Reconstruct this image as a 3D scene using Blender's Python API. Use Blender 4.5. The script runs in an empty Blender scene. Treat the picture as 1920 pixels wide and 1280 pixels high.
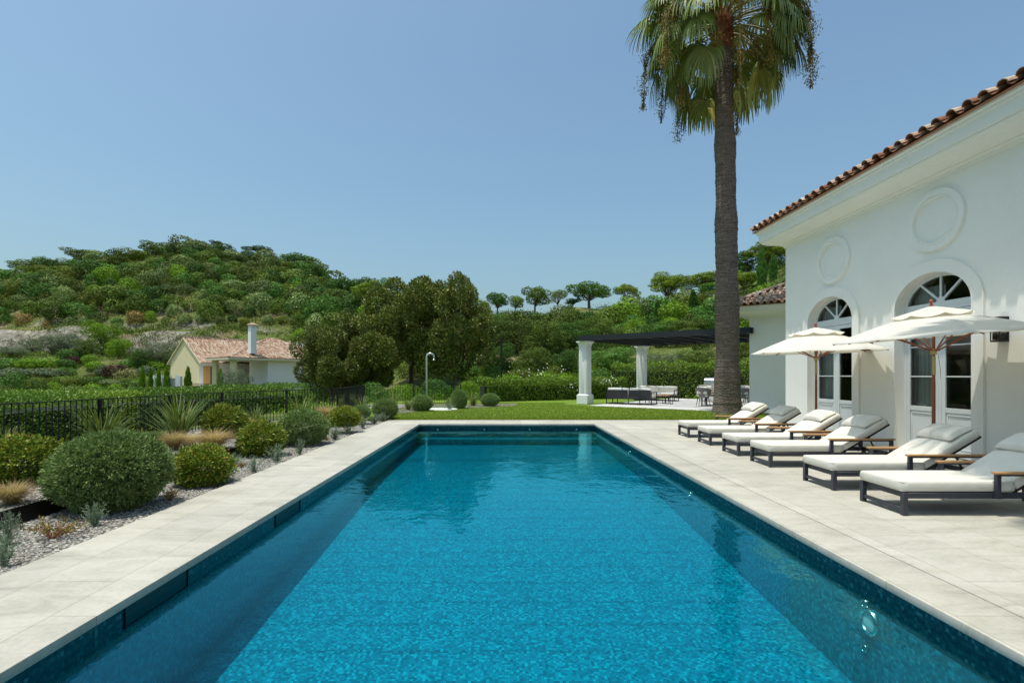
import bpy, bmesh, math, random
import numpy as np
from mathutils import Vector, Matrix
R = math.radians
S = bpy.context.scene
COL = S.collection
random.seed(7)

# ---------------------------------------------------------------- camera, sky, sun, exposure
cam_d = bpy.data.cameras.new('camera')
cam = bpy.data.objects.new('camera', cam_d)
COL.objects.link(cam)
cam.location = (0, 0, 1.6)
cam.rotation_euler = (R(90), 0, 0)
cam_d.sensor_width = 36
cam_d.lens = 18.75
cam_d.shift_x = (960 - 942.5) / 1920
cam_d.shift_y = (702 - 640) / 1920
cam_d.clip_start = 0.05
cam_d.clip_end = 6000
S.camera = cam

SUN = Vector((-0.225, -0.09, 1.0)).normalized()
W = bpy.data.worlds.new('World')
S.world = W
W.use_nodes = True
nt = W.node_tree
nt.nodes.clear()
sky = nt.nodes.new('ShaderNodeTexSky')
sky.sky_type = 'NISHITA'
sky.sun_disc = False
sky.sun_elevation = math.asin(SUN.z)
sky.sun_rotation = math.atan2(SUN.x, SUN.y)
sky.altitude = 100
sky.air_density = 1.2
sky.dust_density = 4.0
sky.ozone_density = 1.4
bg = nt.nodes.new('ShaderNodeBackground')
bg.inputs['Strength'].default_value = 0.135
out = nt.nodes.new('ShaderNodeOutputWorld')
tint_ = nt.nodes.new('ShaderNodeMix'); tint_.data_type = 'RGBA'; tint_.blend_type = 'MULTIPLY'; tint_.inputs[0].default_value = 1.0
tint_.inputs[7].default_value = (.77, .945, .95, 1)
nt.links.new(sky.outputs[0], tint_.inputs[6]); nt.links.new(tint_.outputs[2], bg.inputs['Color'])
nt.links.new(bg.outputs[0], out.inputs['Surface'])

sd = bpy.data.lights.new('sun', 'SUN')
sd.energy = 3.1
sd.angle = R(0.53)
sd.color = (1.0, 0.955, 0.865)
sun = bpy.data.objects.new('sun', sd)
COL.objects.link(sun)
sun.rotation_euler = SUN.to_track_quat('Z', 'Y').to_euler()

S.view_settings.view_transform = 'Standard'
S.view_settings.look = 'None'
S.view_settings.exposure = 0.3
S.view_settings.gamma = 1
S.cycles.max_bounces = 8
S.cycles.transparent_max_bounces = 16
S.cycles.caustics_reflective = False
S.cycles.caustics_refractive = False

# ---------------------------------------------------------------- material helpers
def newmat(name):
    m = bpy.data.materials.new(name)
    m.use_nodes = True
    t = m.node_tree
    t.nodes.clear()
    o = t.nodes.new('ShaderNodeOutputMaterial')
    return m, t, o
def N(t, typ, **kw):
    n = t.nodes.new(typ)
    for k, v in kw.items():
        if k in n.inputs: n.inputs[k].default_value = v
        else: setattr(n, k, v)
    return n
def c4(c): return (c[0], c[1], c[2], 1)
def mixc(t, fac, a, b, mode='MIX'):
    n = t.nodes.new('ShaderNodeMix'); n.data_type = 'RGBA'; n.blend_type = mode
    for sock, v in ((n.inputs[0], fac), (n.inputs[6], a), (n.inputs[7], b)):
        if hasattr(v, 'node'): t.links.new(v, sock)
        else: sock.default_value = v if not isinstance(v, tuple) else c4(v)
    return n.outputs[2]
def noise(t, scale, detail=4, rough=.55, vec=None, dist=0):
    n = N(t, 'ShaderNodeTexNoise'); n.inputs['Scale'].default_value = scale
    n.inputs['Detail'].default_value = detail; n.inputs['Roughness'].default_value = rough
    n.inputs['Distortion'].default_value = dist
    if vec is not None: t.links.new(vec, n.inputs['Vector'])
    return n
def ramp(t, src, stops):
    n = t.nodes.new('ShaderNodeValToRGB'); e = n.color_ramp.elements
    while len(e) > 1: e.remove(e[-1])
    e[0].position = stops[0][0]; e[0].color = c4(stops[0][1])
    for p, c in stops[1:]:
        k = e.new(p); k.color = c4(c)
    t.links.new(src, n.inputs[0]); return n.outputs[0]
def coords(t, kind='Object', scale=None, rot=None):
    tc = t.nodes.new('ShaderNodeTexCoord'); o = tc.outputs[kind]
    if scale is not None or rot is not None:
        mp = t.nodes.new('ShaderNodeMapping')
        if scale is not None: mp.inputs['Scale'].default_value = scale
        if rot is not None: mp.inputs['Rotation'].default_value = rot
        t.links.new(o, mp.inputs[0]); o = mp.outputs[0]
    return o
def bump(t, h, strength=.3, dist=.02):
    b = t.nodes.new('ShaderNodeBump'); b.inputs['Strength'].default_value = strength
    b.inputs['Distance'].default_value = dist; t.links.new(h, b.inputs['Height']); return b.outputs[0]
def principled(t, o, color, rough=.6, metal=0, normal=None, spec=.5):
    p = t.nodes.new('ShaderNodeBsdfPrincipled')
    if hasattr(color, 'node'): t.links.new(color, p.inputs['Base Color'])
    else: p.inputs['Base Color'].default_value = c4(color)
    if hasattr(rough, 'node'): t.links.new(rough, p.inputs['Roughness'])
    else: p.inputs['Roughness'].default_value = rough
    p.inputs['Metallic'].default_value = metal
    p.inputs['Specular IOR Level'].default_value = spec
    if normal is not None: t.links.new(normal, p.inputs['Normal'])
    if o is not None: t.links.new(p.outputs[0], o.inputs[0])
    return p
MATS = {}
def simple(name, c1, c2=None, scale=6, rough=.6, metal=0, bscale=0, bstr=.2, bdist=.004, spec=.5, stretch=None, detail=4):
    if name in MATS: return MATS[name]
    m, t, o = newmat(name)
    v = coords(t, 'Object', stretch)
    col = c1
    if c2 is not None:
        n = noise(t, scale, detail, .6, v)
        col = ramp(t, n.outputs[0], [(.3, c1), (.7, c2)])
    nrm = None
    if bscale:
        nb = noise(t, bscale, 4, .6, v); nrm = bump(t, nb.outputs[0], bstr, bdist)
    principled(t, o, col, rough, metal, nrm, spec)
    MATS[name] = m
    return m
LEAFB = 2.12
def leafmat(name, ca, cb, cc=None, trans=.25, rough=.55, objvar=.35, spec=.3):
    if name in MATS: return MATS[name]
    ca, cb, cc = [None if c is None else tuple(min(.8, k*(LEAFB*w_ if max(cb) < .2 else 1)) for k, w_ in zip(c, (1.12, 1.0, .72))) for c in (ca, cb, cc)]
    m, t, o = newmat(name)
    a = t.nodes.new('ShaderNodeAttribute'); a.attribute_name = 'tint'
    stops = [(0, ca), (.75, cb)] + ([(1, cc)] if cc else [])
    col = ramp(t, a.outputs['Fac'], stops)
    oi = t.nodes.new('ShaderNodeObjectInfo')
    mr = N(t, 'ShaderNodeMapRange'); mr.inputs['To Min'].default_value = 1 - objvar; mr.inputs['To Max'].default_value = 1 + objvar
    t.links.new(oi.outputs['Random'], mr.inputs[0])
    hs = t.nodes.new('ShaderNodeHueSaturation'); t.links.new(mr.outputs[0], hs.inputs['Value']); t.links.new(col, hs.inputs['Color'])
    p = principled(t, None, hs.outputs[0], rough, 0, None, spec)
    tr = t.nodes.new('ShaderNodeBsdfTranslucent')
    tc = mixc(t, .5, hs.outputs[0], (.16, .22, .02)); t.links.new(tc, tr.inputs[0])
    mx = t.nodes.new('ShaderNodeMixShader'); mx.inputs[0].default_value = trans
    t.links.new(p.outputs[0], mx.inputs[1]); t.links.new(tr.outputs[0], mx.inputs[2]); t.links.new(mx.outputs[0], o.inputs[0])
    MATS[name] = m
    return m

# ---------------------------------------------------------------- object helpers
def tag(o, label=None, cat=None, group=None, kind=None):
    if label: o['label'] = label
    if cat: o['category'] = cat
    if group: o['group'] = group
    if kind: o['kind'] = kind
    return o
def link(name, me, parent=None):
    o = bpy.data.objects.new(name, me); COL.objects.link(o)
    if parent is not None: o.parent = parent
    return o
def thing(name, label, cat, loc=(0, 0, 0), rz=0, group=None):
    o = bpy.data.objects.new(name, None); COL.objects.link(o)
    o.empty_display_size = .2
    o.location = loc; o.rotation_euler = (0, 0, rz)
    return tag(o, label, cat, group)
def copy_tree(o, parent=None, label=None, group=None):
    c = o.copy(); COL.objects.link(c)
    if parent is not None: c.parent = parent
    if label: c['label'] = label
    if group: c['group'] = group
    for ch in list(o.children): copy_tree(ch, c)
    return c

class MB:
    def __init__(s): s.v = []; s.f = []; s.sm = []; s.mi = []; s.cur = 0
    def add(s, vs, fs, smooth=False):
        b = len(s.v); s.v += [tuple(v) for v in vs]
        for f in fs: s.f.append([b + i for i in f]); s.sm.append(smooth); s.mi.append(s.cur)
    def box(s, x0, x1, y0, y1, z0, z1, M=None):
        vs = [Vector(p) for p in ((x0,y0,z0),(x1,y0,z0),(x1,y1,z0),(x0,y1,z0),(x0,y0,z1),(x1,y0,z1),(x1,y1,z1),(x0,y1,z1))]
        if M is not None: vs = [M @ v for v in vs]
        s.add(vs, [(0,3,2,1),(4,5,6,7),(0,1,5,4),(1,2,6,5),(2,3,7,6),(3,0,4,7)])
    def bar(s, p, q, w, h, up=(0, 0, 1)):
        p, q = Vector(p), Vector(q); d = (q - p); L = d.length; d.normalize()
        u = Vector(up); sx = d.cross(u)
        if sx.length < 1e-4: sx = d.cross(Vector((1, 0, 0)))
        sx.normalize(); uz = sx.cross(d)
        vs = []
        for e in (p, q):
            for a, b in ((-1,-1),(1,-1),(1,1),(-1,1)): vs.append(e + sx * a * w / 2 + uz * b * h / 2)
        s.add(vs, [(0,3,2,1),(4,5,6,7),(0,1,5,4),(1,2,6,5),(2,3,7,6),(3,0,4,7)])
    def tube(s, pts, rad, n=8, cap=True, smooth=True):
        pts = [Vector(p) for p in pts]
        if not hasattr(rad, '__len__'): rad = [rad] * len(pts)
        vs = []; prev = None
        for i, p in enumerate(pts):
            d = (pts[min(i+1, len(pts)-1)] - pts[max(i-1, 0)]).normalized()
            if prev is None:
                a = d.cross(Vector((0, 0, 1)))
                if a.length < 1e-3: a = d.cross(Vector((1, 0, 0)))
            else: a = prev - d * prev.dot(d)
            a.normalize(); prev = a; b = d.cross(a)
            for k in range(n):
                t = 2 * math.pi * k / n; vs.append(p + (a * math.cos(t) + b * math.sin(t)) * rad[i])
        fs = []
        for i in range(len(pts) - 1):
            for k in range(n): fs.append((i*n+k, i*n+(k+1) % n, (i+1)*n+(k+1) % n, (i+1)*n+k))
        s.add(vs, fs, smooth)
        if cap:
            s.add(vs[:n], [tuple(range(n))[::-1]]); s.add(vs[-n:], [tuple(range(n))])
    def lathe(s, prof, n=24, c=(0, 0, 0), smooth=True, sx=1, sy=1):
        vs = []
        for r, z in prof:
            for k in range(n):
                t = 2 * math.pi * k / n; vs.append((c[0] + r*sx*math.cos(t), c[1] + r*sy*math.sin(t), c[2] + z))
        fs = [(i*n+k, i*n+(k+1) % n, (i+1)*n+(k+1) % n, (i+1)*n+k) for i in range(len(prof)-1) for k in range(n)]
        s.add(vs, fs, smooth)
    def grid(s, P, smooth=True, close=False):
        nu, nv = len(P), len(P[0]); vs = [p for r in P for p in r]
        fs = [(i*nv+j, i*nv+j+1, (i+1)*nv+j+1, (i+1)*nv+j) for i in range(nu-1) for j in range(nv-1)]
        if close: fs += [((nu-1)*nv+j, (nu-1)*nv+j+1, j+1, j) for j in range(nv-1)]
        s.add(vs, fs, smooth)
    def sweep(s, prof, p, q, out_dir, smooth=False, mitre=(0, 0)):
        # prof: list of (o, z); o runs along out_dir; mitre shifts ends by o*mitre along the run
        p, q = Vector(p), Vector(q); d = (q - p).normalized(); od = Vector(out_dir); n = len(prof); vs = []
        for e, mt in ((p, mitre[0]), (q, mitre[1])):
            for o, z in prof: vs.append(e + od * o + Vector((0, 0, z)) + d * (o * mt))
        fs = [(i, (i+1) % n, n+(i+1) % n, n+i) for i in range(n)]
        s.add(vs, fs, smooth); s.add(vs[:n], [tuple(range(n))[::-1]]); s.add(vs[n:], [tuple(range(n))])
    def build(s, name, mat, parent=None, bevel=0, seg=2, recalc=True, loc=None):
        me = bpy.data.meshes.new(name)
        me.from_pydata(s.v, [], s.f)
        me.polygons.foreach_set('use_smooth', s.sm)
        if isinstance(mat, (list, tuple)):
            for m in mat: me.materials.append(m)
            me.polygons.foreach_set('material_index', s.mi)
        else: me.materials.append(mat)
        if recalc or bevel:
            bm = bmesh.new(); bm.from_mesh(me)
            if recalc: bmesh.ops.recalc_face_normals(bm, faces=bm.faces)
            if bevel:
                es = [e for e in bm.edges if e.is_manifold and len(e.link_faces) == 2 and e.calc_face_angle(0) > R(30)]
                bmesh.ops.bevel(bm, geom=es, offset=bevel, segments=seg, affect='EDGES', profile=.5, clamp_overlap=True)
                for f in bm.faces: f.smooth = True
            bm.to_mesh(me); bm.free()
            if bevel:
                try: me.set_sharp_from_angle(angle=R(40))
                except Exception: pass
        me.update()
        o = link(name, me, parent)
        if loc is not None: o.location = loc
        return o

def quads_mesh(name, V, mat, tint=None, smooth=False):
    # V: (n,4,3)
    n = len(V); me = bpy.data.meshes.new(name)
    me.vertices.add(n*4); me.vertices.foreach_set('co', V.astype(np.float32).reshape(-1))
    me.loops.add(n*4); me.loops.foreach_set('vertex_index', np.arange(n*4, dtype=np.int32))
    me.polygons.add(n); me.polygons.foreach_set('loop_start', np.arange(n, dtype=np.int32)*4)
    try: me.polygons.foreach_set('loop_total', np.full(n, 4, dtype=np.int32))
    except Exception: pass
    if tint is None: tint = np.random.default_rng(1).random(n)
    a = me.attributes.new('tint', 'FLOAT', 'FACE'); a.data.foreach_set('value', tint.astype(np.float32))
    me.materials.append(mat); me.update(calc_edges=True); me.validate()
    return me
def unit(a): return a / np.maximum(np.linalg.norm(a, axis=-1, keepdims=True), 1e-9)
def leaf_quads(P, D, L, Wd, rng, Nrm=None):
    # diamond leaves at P along D
    n = len(P)
    if Nrm is None: Nrm = rng.normal(size=(n, 3))
    S_ = unit(np.cross(D, Nrm)); L = np.broadcast_to(L, (n,))[:, None]; Wd = np.broadcast_to(Wd, (n,))[:, None]
    return np.stack([P, P + D*L*.45 + S_*Wd*.5, P + D*L, P + D*L*.45 - S_*Wd*.5], 1)
def crown_quads(blobs, n, L, Wd, rng, out_bias=.5, shell=(.72, 1.04), lump=.18, up=.0, cl=1, csz=.0, shing=0., freq=1.):
    # blobs: list of (cx,cy,cz,rx,ry,rz); leaves in clusters of cl
    B = np.array(blobs, float); area = (B[:, 3]*B[:, 4] + B[:, 4]*B[:, 5] + B[:, 3]*B[:, 5])
    m = max(1, n // cl)
    k = rng.choice(len(B), size=m, p=area/area.sum())
    d = unit(rng.normal(size=(m, 3)))
    ph = rng.random((6, 3))*6.28; fr = rng.normal(size=(6, 3))*3.2
    lumps = sum(np.sin((d*fr[i]*freq).sum(1) + ph[i, 0] + k*1.7) for i in range(6)) / 6
    r = (shell[0] + (shell[1]-shell[0])*rng.random(m)**.6) * (1 + lump*lumps)
    C = B[k, :3] + d*B[k, 3:6]*r[:, None]
    keep = np.ones(m, bool)
    for j in range(len(B)):
        q = (C - B[j, :3])/B[j, 3:6]; keep &= ~(((q**2).sum(1) < .45) & (k != j))
    C = C[keep]; d = d[keep]
    if cl > 1:
        C = np.repeat(C, cl, 0); d = np.repeat(d, cl, 0); C = C + rng.normal(size=C.shape)*csz
    nn = len(C)
    D = unit(rng.normal(size=(nn, 3)) + d*out_bias*2 + np.array([0, 0, up]))
    if shing:
        rr = rng.normal(size=(nn, 3)); rr = rr - d*(rr*d).sum(1, keepdims=True)*.8
        D = unit(rr + np.array([0, 0, up]))
    s = .6 + .8*rng.random(nn)
    Q = leaf_quads(C, D, L*s, Wd*s, rng, rng.normal(size=(nn, 3))*(.6 if shing else 1) + d*(shing or .8))
    return Q

# ---------------------------------------------------------------- terrain height
def smooth01(x): x = np.clip(x, 0, 1); return x*x*(3-2*x)
RU = [-500, -200, 0, 120, 290, 400, 480, 600, 650, 700, 800, 900, 1000, 1100, 1180, 1250, 1350, 1472, 1700, 2400]
RP = [520, 520, 524, 490, 474, 470, 482, 512, 548, 560, 572, 592, 587, 581, 577, 570, 545, 485, 470, 480]
def ridge_p(u): return np.interp(u, RU, RP)
def pxu(X, Y): return 942.5 + 1000*X/np.maximum(Y, 8)
def height(X, Y):
    X = np.asarray(X, float); Y = np.asarray(Y, float)
    u = pxu(X, Y); wr = smooth01((u-560)/220)
    # left valley and hill
    Dl = 205; zrl = 1.6 + (702-ridge_p(np.minimum(u, 640)))/1000*Dl
    t = np.clip((Y-118)/(Dl-118), 0, 1)
    zl = np.interp(Y, [-50, 20, 35, 55, 75, 95, 112, 117], [-.1, -.1, -1.2, -1.7, -.3, 4., 6.0, 11.4])
    cf = 1-smooth01((u-330)/120)
    zl = zl + (1-cf)*np.interp(Y, [80, 100, 112, 117], [0, 1.6, 3.6, 0])
    prof = 11.0 + (zrl-11.0)*(t*1.25 - .25*t*t)
    zl = np.where(Y > 117, prof + .4*(1-t), zl)
    zl = np.where(Y > Dl, zrl - (Y-Dl)*.35, zl)
    # right slope
    Dr = np.interp(u, [560, 900, 1200, 1350, 1500], [150, 130, 130, 105, 100])
    zrr = 1.6 + (702-ridge_p(np.maximum(u, 700)))/1000*Dr
    tt = np.clip((Y-40)/(Dr-40), 0, 1)
    zr = -.06 + (zrr+.06)*(tt**.9)
    zr = np.where(Y > Dr, zrr - (Y-Dr)*.3, zr)
    z = zl*(1-wr) + zr*wr
    f = smooth01((Y-45)/40)
    z = z + f*(.55*np.sin(X*.21+Y*.13)+.45*np.sin(X*.37-Y*.29+1)+.35*np.sin(Y*.71+X*.05))
    g = smooth01((-X-9.5)/3)*smooth01((34-Y)/10)
    z = z - g*.1
    z = np.maximum(z, -9)
    return z
def hz(x, y): return float(height(np.array([x]), np.array([y]))[0])
def ground_at(px, py, y0=30, y1=240):
    # where the line of sight through a point of the photo meets the terrain
    a = (px-942.5)/1000; b = (702-py)/1000
    ys = np.linspace(y0, y1, 1200); zs = 1.6 + b*ys; h = height(a*ys, ys)
    k = np.argmax(h >= zs)
    if not (h >= zs).any(): k = int(np.argmin(np.abs(h-zs)))
    return Vector((a*ys[k], ys[k], h[k]))

m, t, o = newmat('hillside_ground')
v = coords(t)
n1 = noise(t, .09, 5, .6, v); n2 = noise(t, .9, 5, .65, v); n3 = noise(t, .25, 4, .6, v)
dry = ramp(t, n2.outputs[0], [(.3, (.17, .125, .065)), (.55, (.25, .20, .11)), (.75, (.10, .12, .035))])
grn = ramp(t, n2.outputs[0], [(.3, (.05, .075, .02)), (.7, (.14, .17, .045))])
mixa = ramp(t, n1.outputs[0], [(.52, (0, 0, 0)), (.64, (1, 1, 1))])
base = mixc(t, mixa, grn, dry)
orange = ramp(t, n3.outputs[0], [(.64, (0, 0, 0)), (.70, (1, 1, 1))])
base = mixc(t, orange, base, (.33, .19, .085))
geo = t.nodes.new('ShaderNodeNewGeometry'); sp = t.nodes.new('ShaderNodeSeparateXYZ'); t.links.new(geo.outputs['True Normal'], sp.inputs[0])
n4 = noise(t, .6, 6, .7, v)
rock = ramp(t, n4.outputs[0], [(.3, (.07, .06, .045)), (.5, (.22, .20, .155)), (.72, (.40, .38, .32))])
st = ramp(t, sp.outputs['Z'], [(.74, (1, 1, 1)), (.82, (0, 0, 0))])
base = mixc(t, st, base, rock)
principled(t, o, base, .95, 0, bump(t, n2.outputs[0], .8, .4), .1)
HILLMAT = m

xs = np.unique(np.concatenate([np.arange(-420, -140, 14), np.arange(-140, -60, 3.5), np.arange(-60, -9, 1.7), [-8.2], np.arange(-6, 14, 2.), [14.], np.arange(16, 60, 2.), np.arange(60, 200, 4), np.arange(200, 420, 14)]))
ys = np.unique(np.concatenate([np.arange(-60, -8, 8), [-8.], np.arange(-6, 20, 2), [20.], np.arange(22, 60, 1.6), np.arange(60, 105, 2.), np.arange(105, 125, .8), np.arange(125, 240, 2.5), np.arange(240, 420, 12)]))
XX, YY = np.meshgrid(xs, ys, indexing='ij'); ZZ = height(XX, YY)
idx = np.arange(XX.size).reshape(XX.shape)
cx = (XX[:-1, :-1]+XX[1:, 1:])/2; cy = (YY[:-1, :-1]+YY[1:, 1:])/2
ok = ~((cx > -8.2) & (cx < 14) & (cy > -8) & (cy < 20))
fs = np.stack([idx[:-1, :-1], idx[1:, :-1], idx[1:, 1:], idx[:-1, 1:]], -1)[ok]
me = bpy.data.meshes.new('terrain')
me.from_pydata(np.stack([XX, YY, ZZ], -1).reshape(-1, 3).tolist(), [], fs.reshape(-1, 4).tolist())
me.polygons.foreach_set('use_smooth', [True]*len(me.polygons)); me.materials.append(HILLMAT); me.update()
tag(link('terrain', me), kind='structure')
b = MB(); b.add([(-3500, -1500, -9.5), (3500, -1500, -9.5), (3500, 5500, -9.5), (-3500, 5500, -9.5)], [(0, 1, 2, 3)])
tag(b.build('valley_ground', HILLMAT), kind='structure')

# ---------------------------------------------------------------- paving, pool
m, t, o = newmat('limestone_paving')
v = coords(t, 'Object', None, (0, 0, R(90)))
br = N(t, 'ShaderNodeTexBrick'); br.offset = .5
for k, val in (('Scale', 1.0), ('Mortar Size', .0032), ('Mortar Smooth', .2), ('Bias', 0), ('Brick Width', 1.18), ('Row Height', .60)): br.inputs[k].default_value = val
br.inputs['Color1'].default_value = (1, 1, 1, 1); br.inputs['Color2'].default_value = (.87, .875, .88, 1); br.inputs['Mortar'].default_value = (.50, .48, .44, 1)
t.links.new(v, br.inputs['Vector'])
v2 = coords(t, 'Object', (1.2, 3.2, 1))
na = noise(t, 1.1, 7, .68, v2, .9); nb = noise(t, 26, 4, .6)
t.links.new(v, nb.inputs['Vector'])
stone = ramp(t, na.outputs[0], [(.28, (.37, .35, .30)), (.45, (.49, .465, .405)), (.6, (.55, .52, .465)), (.78, (.45, .43, .385))])
stone = mixc(t, 1.0, stone, br.outputs['Color'], 'MULTIPLY')
nst = noise(t, .45, 4, .65); t.links.new(v, nst.inputs['Vector'])
stone = mixc(t, 1.0, stone, ramp(t, nst.outputs[0], [(.35, (.93, .915, .86)), (.52, (.99, .975, .93)), (.7, (1, .99, .96))]), 'MULTIPLY')
sp = ramp(t, nb.outputs[0], [(.35, (.90, .90, .90)), (.6, (1, 1, 1))])
stone = mixc(t, 1.0, stone, sp, 'MULTIPLY')
rg = N(t, 'ShaderNodeMapRange'); rg.inputs['To Min'].default_value = .45; rg.inputs['To Max'].default_value = .7
t.links.new(na.outputs[0], rg.inputs[0])
principled(t, o, stone, rg.outputs[0], 0, bump(t, nb.outputs[0], .12, .003), .35)
PAVE = m
EDGE = simple('coping_edge_stone', (.50, .48, .43), (.40, .385, .35), 14, .8, 0, 60, .3)

PX0, PX1, PY1, PYN = -2.695, 2.97, 17.33, -7.0
def slab(name, x0, x1, y0, y1, top, th, mat, bev=.004):
    b = MB(); b.box(x0, x1, y0, y1, top-th, top); return tag(b.build(name, mat, bevel=bev), kind='structure')
slab('pool_coping_left', -4.02, PX0, PYN-1, PY1, 0, .065, PAVE)
slab('pool_coping_far', -4.02, 3.43, PY1+.001, 18.82, 0, .065, PAVE)
slab('pool_coping_right', PX1, 3.425, PYN-1, PY1, 0, .065, PAVE)
slab('pool_deck', 3.44, 13.9, PYN-1, 15.9, 0, .065, PAVE)
slab('pool_deck_far', 3.44, 13.9, 15.901, 18.82, 0, .065, PAVE)
slab('deck_joint_bed', 3.40, 3.47, PYN-1, 18.8, -.02, .04, simple('dark_joint', (.10, .085, .06)))

m, t, o = newmat('pool_mosaic')
v = coords(t)
vo = N(t, 'ShaderNodeTexVoronoi'); vo.distance = 'CHEBYCHEV'; vo.inputs['Scale'].default_value = 38; vo.inputs['Randomness'].default_value = .12
t.links.new(v, vo.inputs['Vector'])
sx = t.nodes.new('ShaderNodeSeparateColor'); t.links.new(vo.outputs['Color'], sx.inputs[0])
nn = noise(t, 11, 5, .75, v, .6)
tile = ramp(t, sx.outputs[0], [(0, (.001, .122, .195)), (.45, (.001, .19, .285)), (.8, (.001, .255, .36)), (1, (.008, .38, .48))])
tile = mixc(t, 1.0, tile, ramp(t, nn.outputs[0], [(.35, (.84, .87, .88)), (.65, (1.12, 1.1, 1.1))]), 'MULTIPLY')  # broad mottling: light from the ripples, painted into the tile colour
grout = ramp(t, vo.outputs['Distance'], [(.0, (1, 1, 1)), (.44, (1, 1, 1)), (.5, (.55, .6, .62))])
tile = mixc(t, 1.0, tile, grout, 'MULTIPLY')
principled(t, o, tile, .3, 0, None, .4)
MOSAIC = m
m, t, o = newmat('waterline_mosaic')
v = coords(t)
vo = N(t, 'ShaderNodeTexVoronoi'); vo.distance = 'CHEBYCHEV'; vo.inputs['Scale'].default_value = 40; vo.inputs['Randomness'].default_value = .1
t.links.new(v, vo.inputs['Vector']); sx = t.nodes.new('ShaderNodeSeparateColor'); t.links.new(vo.outputs['Color'], sx.inputs[0])
tile = ramp(t, sx.outputs[0], [(0, (.001, .015, .028)), (.5, (.003, .036, .05)), (.85, (.007, .06, .075)), (1, (.04, .15, .17))])
principled(t, o, tile, .22, 0, None, .5)
BAND = m
ZW, ZB = -.155, -1.15
ov = .03
b = MB()
x0, x1, y0, y1 = PX0-ov, PX1+ov, PYN, PY1+ov
# floor and the four walls as one shell; the band of darker tile sits at the waterline
def inner(b, x0, x1, y0, y1, z0, z1, floor=True):
    vs = [(x0,y0,z0),(x1,y0,z0),(x1,y1,z0),(x0,y1,z0),(x0,y0,z1),(x1,y0,z1),(x1,y1,z1),(x0,y1,z1)]
    f = [(0,4,5,1)[::-1],(1,5,6,2)[::-1],(2,6,7,3)[::-1],(3,7,4,0)[::-1]]
    if floor: f.append((0, 1, 2, 3))
    b.add(vs, f)
inner(b, x0, x1, y0, y1, ZB, -.30, False)
prof_y = [(y0, ZB), (2.5, ZB), (11.5, -.66), (y1, -.62)]
b.grid([[(x0, y, z), (x1, y, z)] for y, z in prof_y], smooth=False)
# bench step along the far end
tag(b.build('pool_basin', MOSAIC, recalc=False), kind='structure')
b = MB(); inner(b, x0, x1, y0, y1, -.30, -.05, False)
tag(b.build('pool_waterline_band', BAND, recalc=False), kind='structure')
b = MB(); b.box(x0+.003, x1-.003, PY1-.50, y1-.003, -.8, -.44)
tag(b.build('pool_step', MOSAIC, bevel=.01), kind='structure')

m, t, o = newmat('pool_water_surface')
v = coords(t, 'Object', (1, .75, 1))
w1 = noise(t, 1.7, 3, .5, v, .4); w2 = noise(t, 7.5, 3, .55, v, .3)
ad = N(t, 'ShaderNodeMath', operation='MULTIPLY_ADD'); ad.inputs[1].default_value = .28
t.links.new(w2.outputs[0], ad.inputs[0]); t.links.new(w1.outputs[0], ad.inputs[2])
nr = bump(t, ad.outputs[0], .3, .035)
fr = t.nodes.new('ShaderNodeFresnel'); fr.inputs['IOR'].default_value = 1.45; t.links.new(nr, fr.inputs['Normal'])
gl = N(t, 'ShaderNodeBsdfGlossy'); gl.inputs['Roughness'].default_value = .0; gl.inputs['Color'].default_value = (.26, .92, 1, 1); t.links.new(nr, gl.inputs['Normal'])
tr = N(t, 'ShaderNodeBsdfTransparent'); tr.inputs[0].default_value = (.74, .97, .985, 1)
mx = t.nodes.new('ShaderNodeMixShader'); t.links.new(fr.outputs[0], mx.inputs[0]); t.links.new(tr.outputs[0], mx.inputs[1]); t.links.new(gl.outputs[0], mx.inputs[2])
t.links.new(mx.outputs[0], o.inputs[0])
va = t.nodes.new('ShaderNodeVolumeAbsorption'); va.inputs['Color'].default_value = (.0, .88, .93, 1); va.inputs['Density'].default_value = .55
t.links.new(va.outputs[0], o.inputs['Volume'])
b = MB(); b.box(x0-.02, x1+.02, y0-.02, y1+.02, ZB-.4, ZW)
tag(b.build('pool_water', m), kind='structure')

# ---------------------------------------------------------------- lawn, beds, patio
A40 = Vector((.766, -.643, 0)); B40 = Vector((.643, .766, 0))
m, t, o = newmat('lawn_turf')
v = coords(t); n1 = noise(t, .5, 4, .6, v); n2 = noise(t, 60, 3, .7, v)
wv = N(t, 'ShaderNodeTexWave'); wv.inputs['Scale'].default_value = .35; wv.inputs['Distortion'].default_value = 2.0; wv.bands_direction = 'Y'
t.links.new(v, wv.inputs['Vector'])
c = ramp(t, n2.outputs[0], [(.3, (.095, .165, .014)), (.7, (.18, .275, .032))])
c = mixc(t, ramp(t, n1.outputs[0], [(.35, (0, 0, 0)), (.7, (.6, .6, .6))]), c, (.185, .26, .035))
c = mixc(t, 1.0, c, ramp(t, wv.outputs[0], [(.3, (.9, .9, .9)), (.7, (1.06, 1.06, 1.06))]), 'MULTIPLY')
principled(t, o, c, .9, 0, bump(t, n2.outputs[0], .8, .03), .15)
LAWN = m
b = MB(); b.add([(-4.9, 18.83, .012), (13.9, 18.83, .012), (13.9, 40, .012), (-3.2, 40, .012), (-7.5, 30, .012), (-6.5, 21, .012)], [(0, 1, 2, 3, 4, 5)])
tag(b.build('lawn', LAWN, recalc=False), kind='structure')
rng = np.random.default_rng(5)
n = 90000
P = np.stack([rng.uniform(-4.8, 11, n), 18.85 + 11*rng.random(n)**1.6, np.full(n, .01)], 1)
D = unit(np.stack([rng.normal(size=n)*.45, rng.normal(size=n)*.45, np.ones(n)], 1))
keep = ~(((P[:, 0]-4.76)*.643 + (P[:, 1]-26.75)*.766 > 0) & (P[:, 0] > 3.4))
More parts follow.
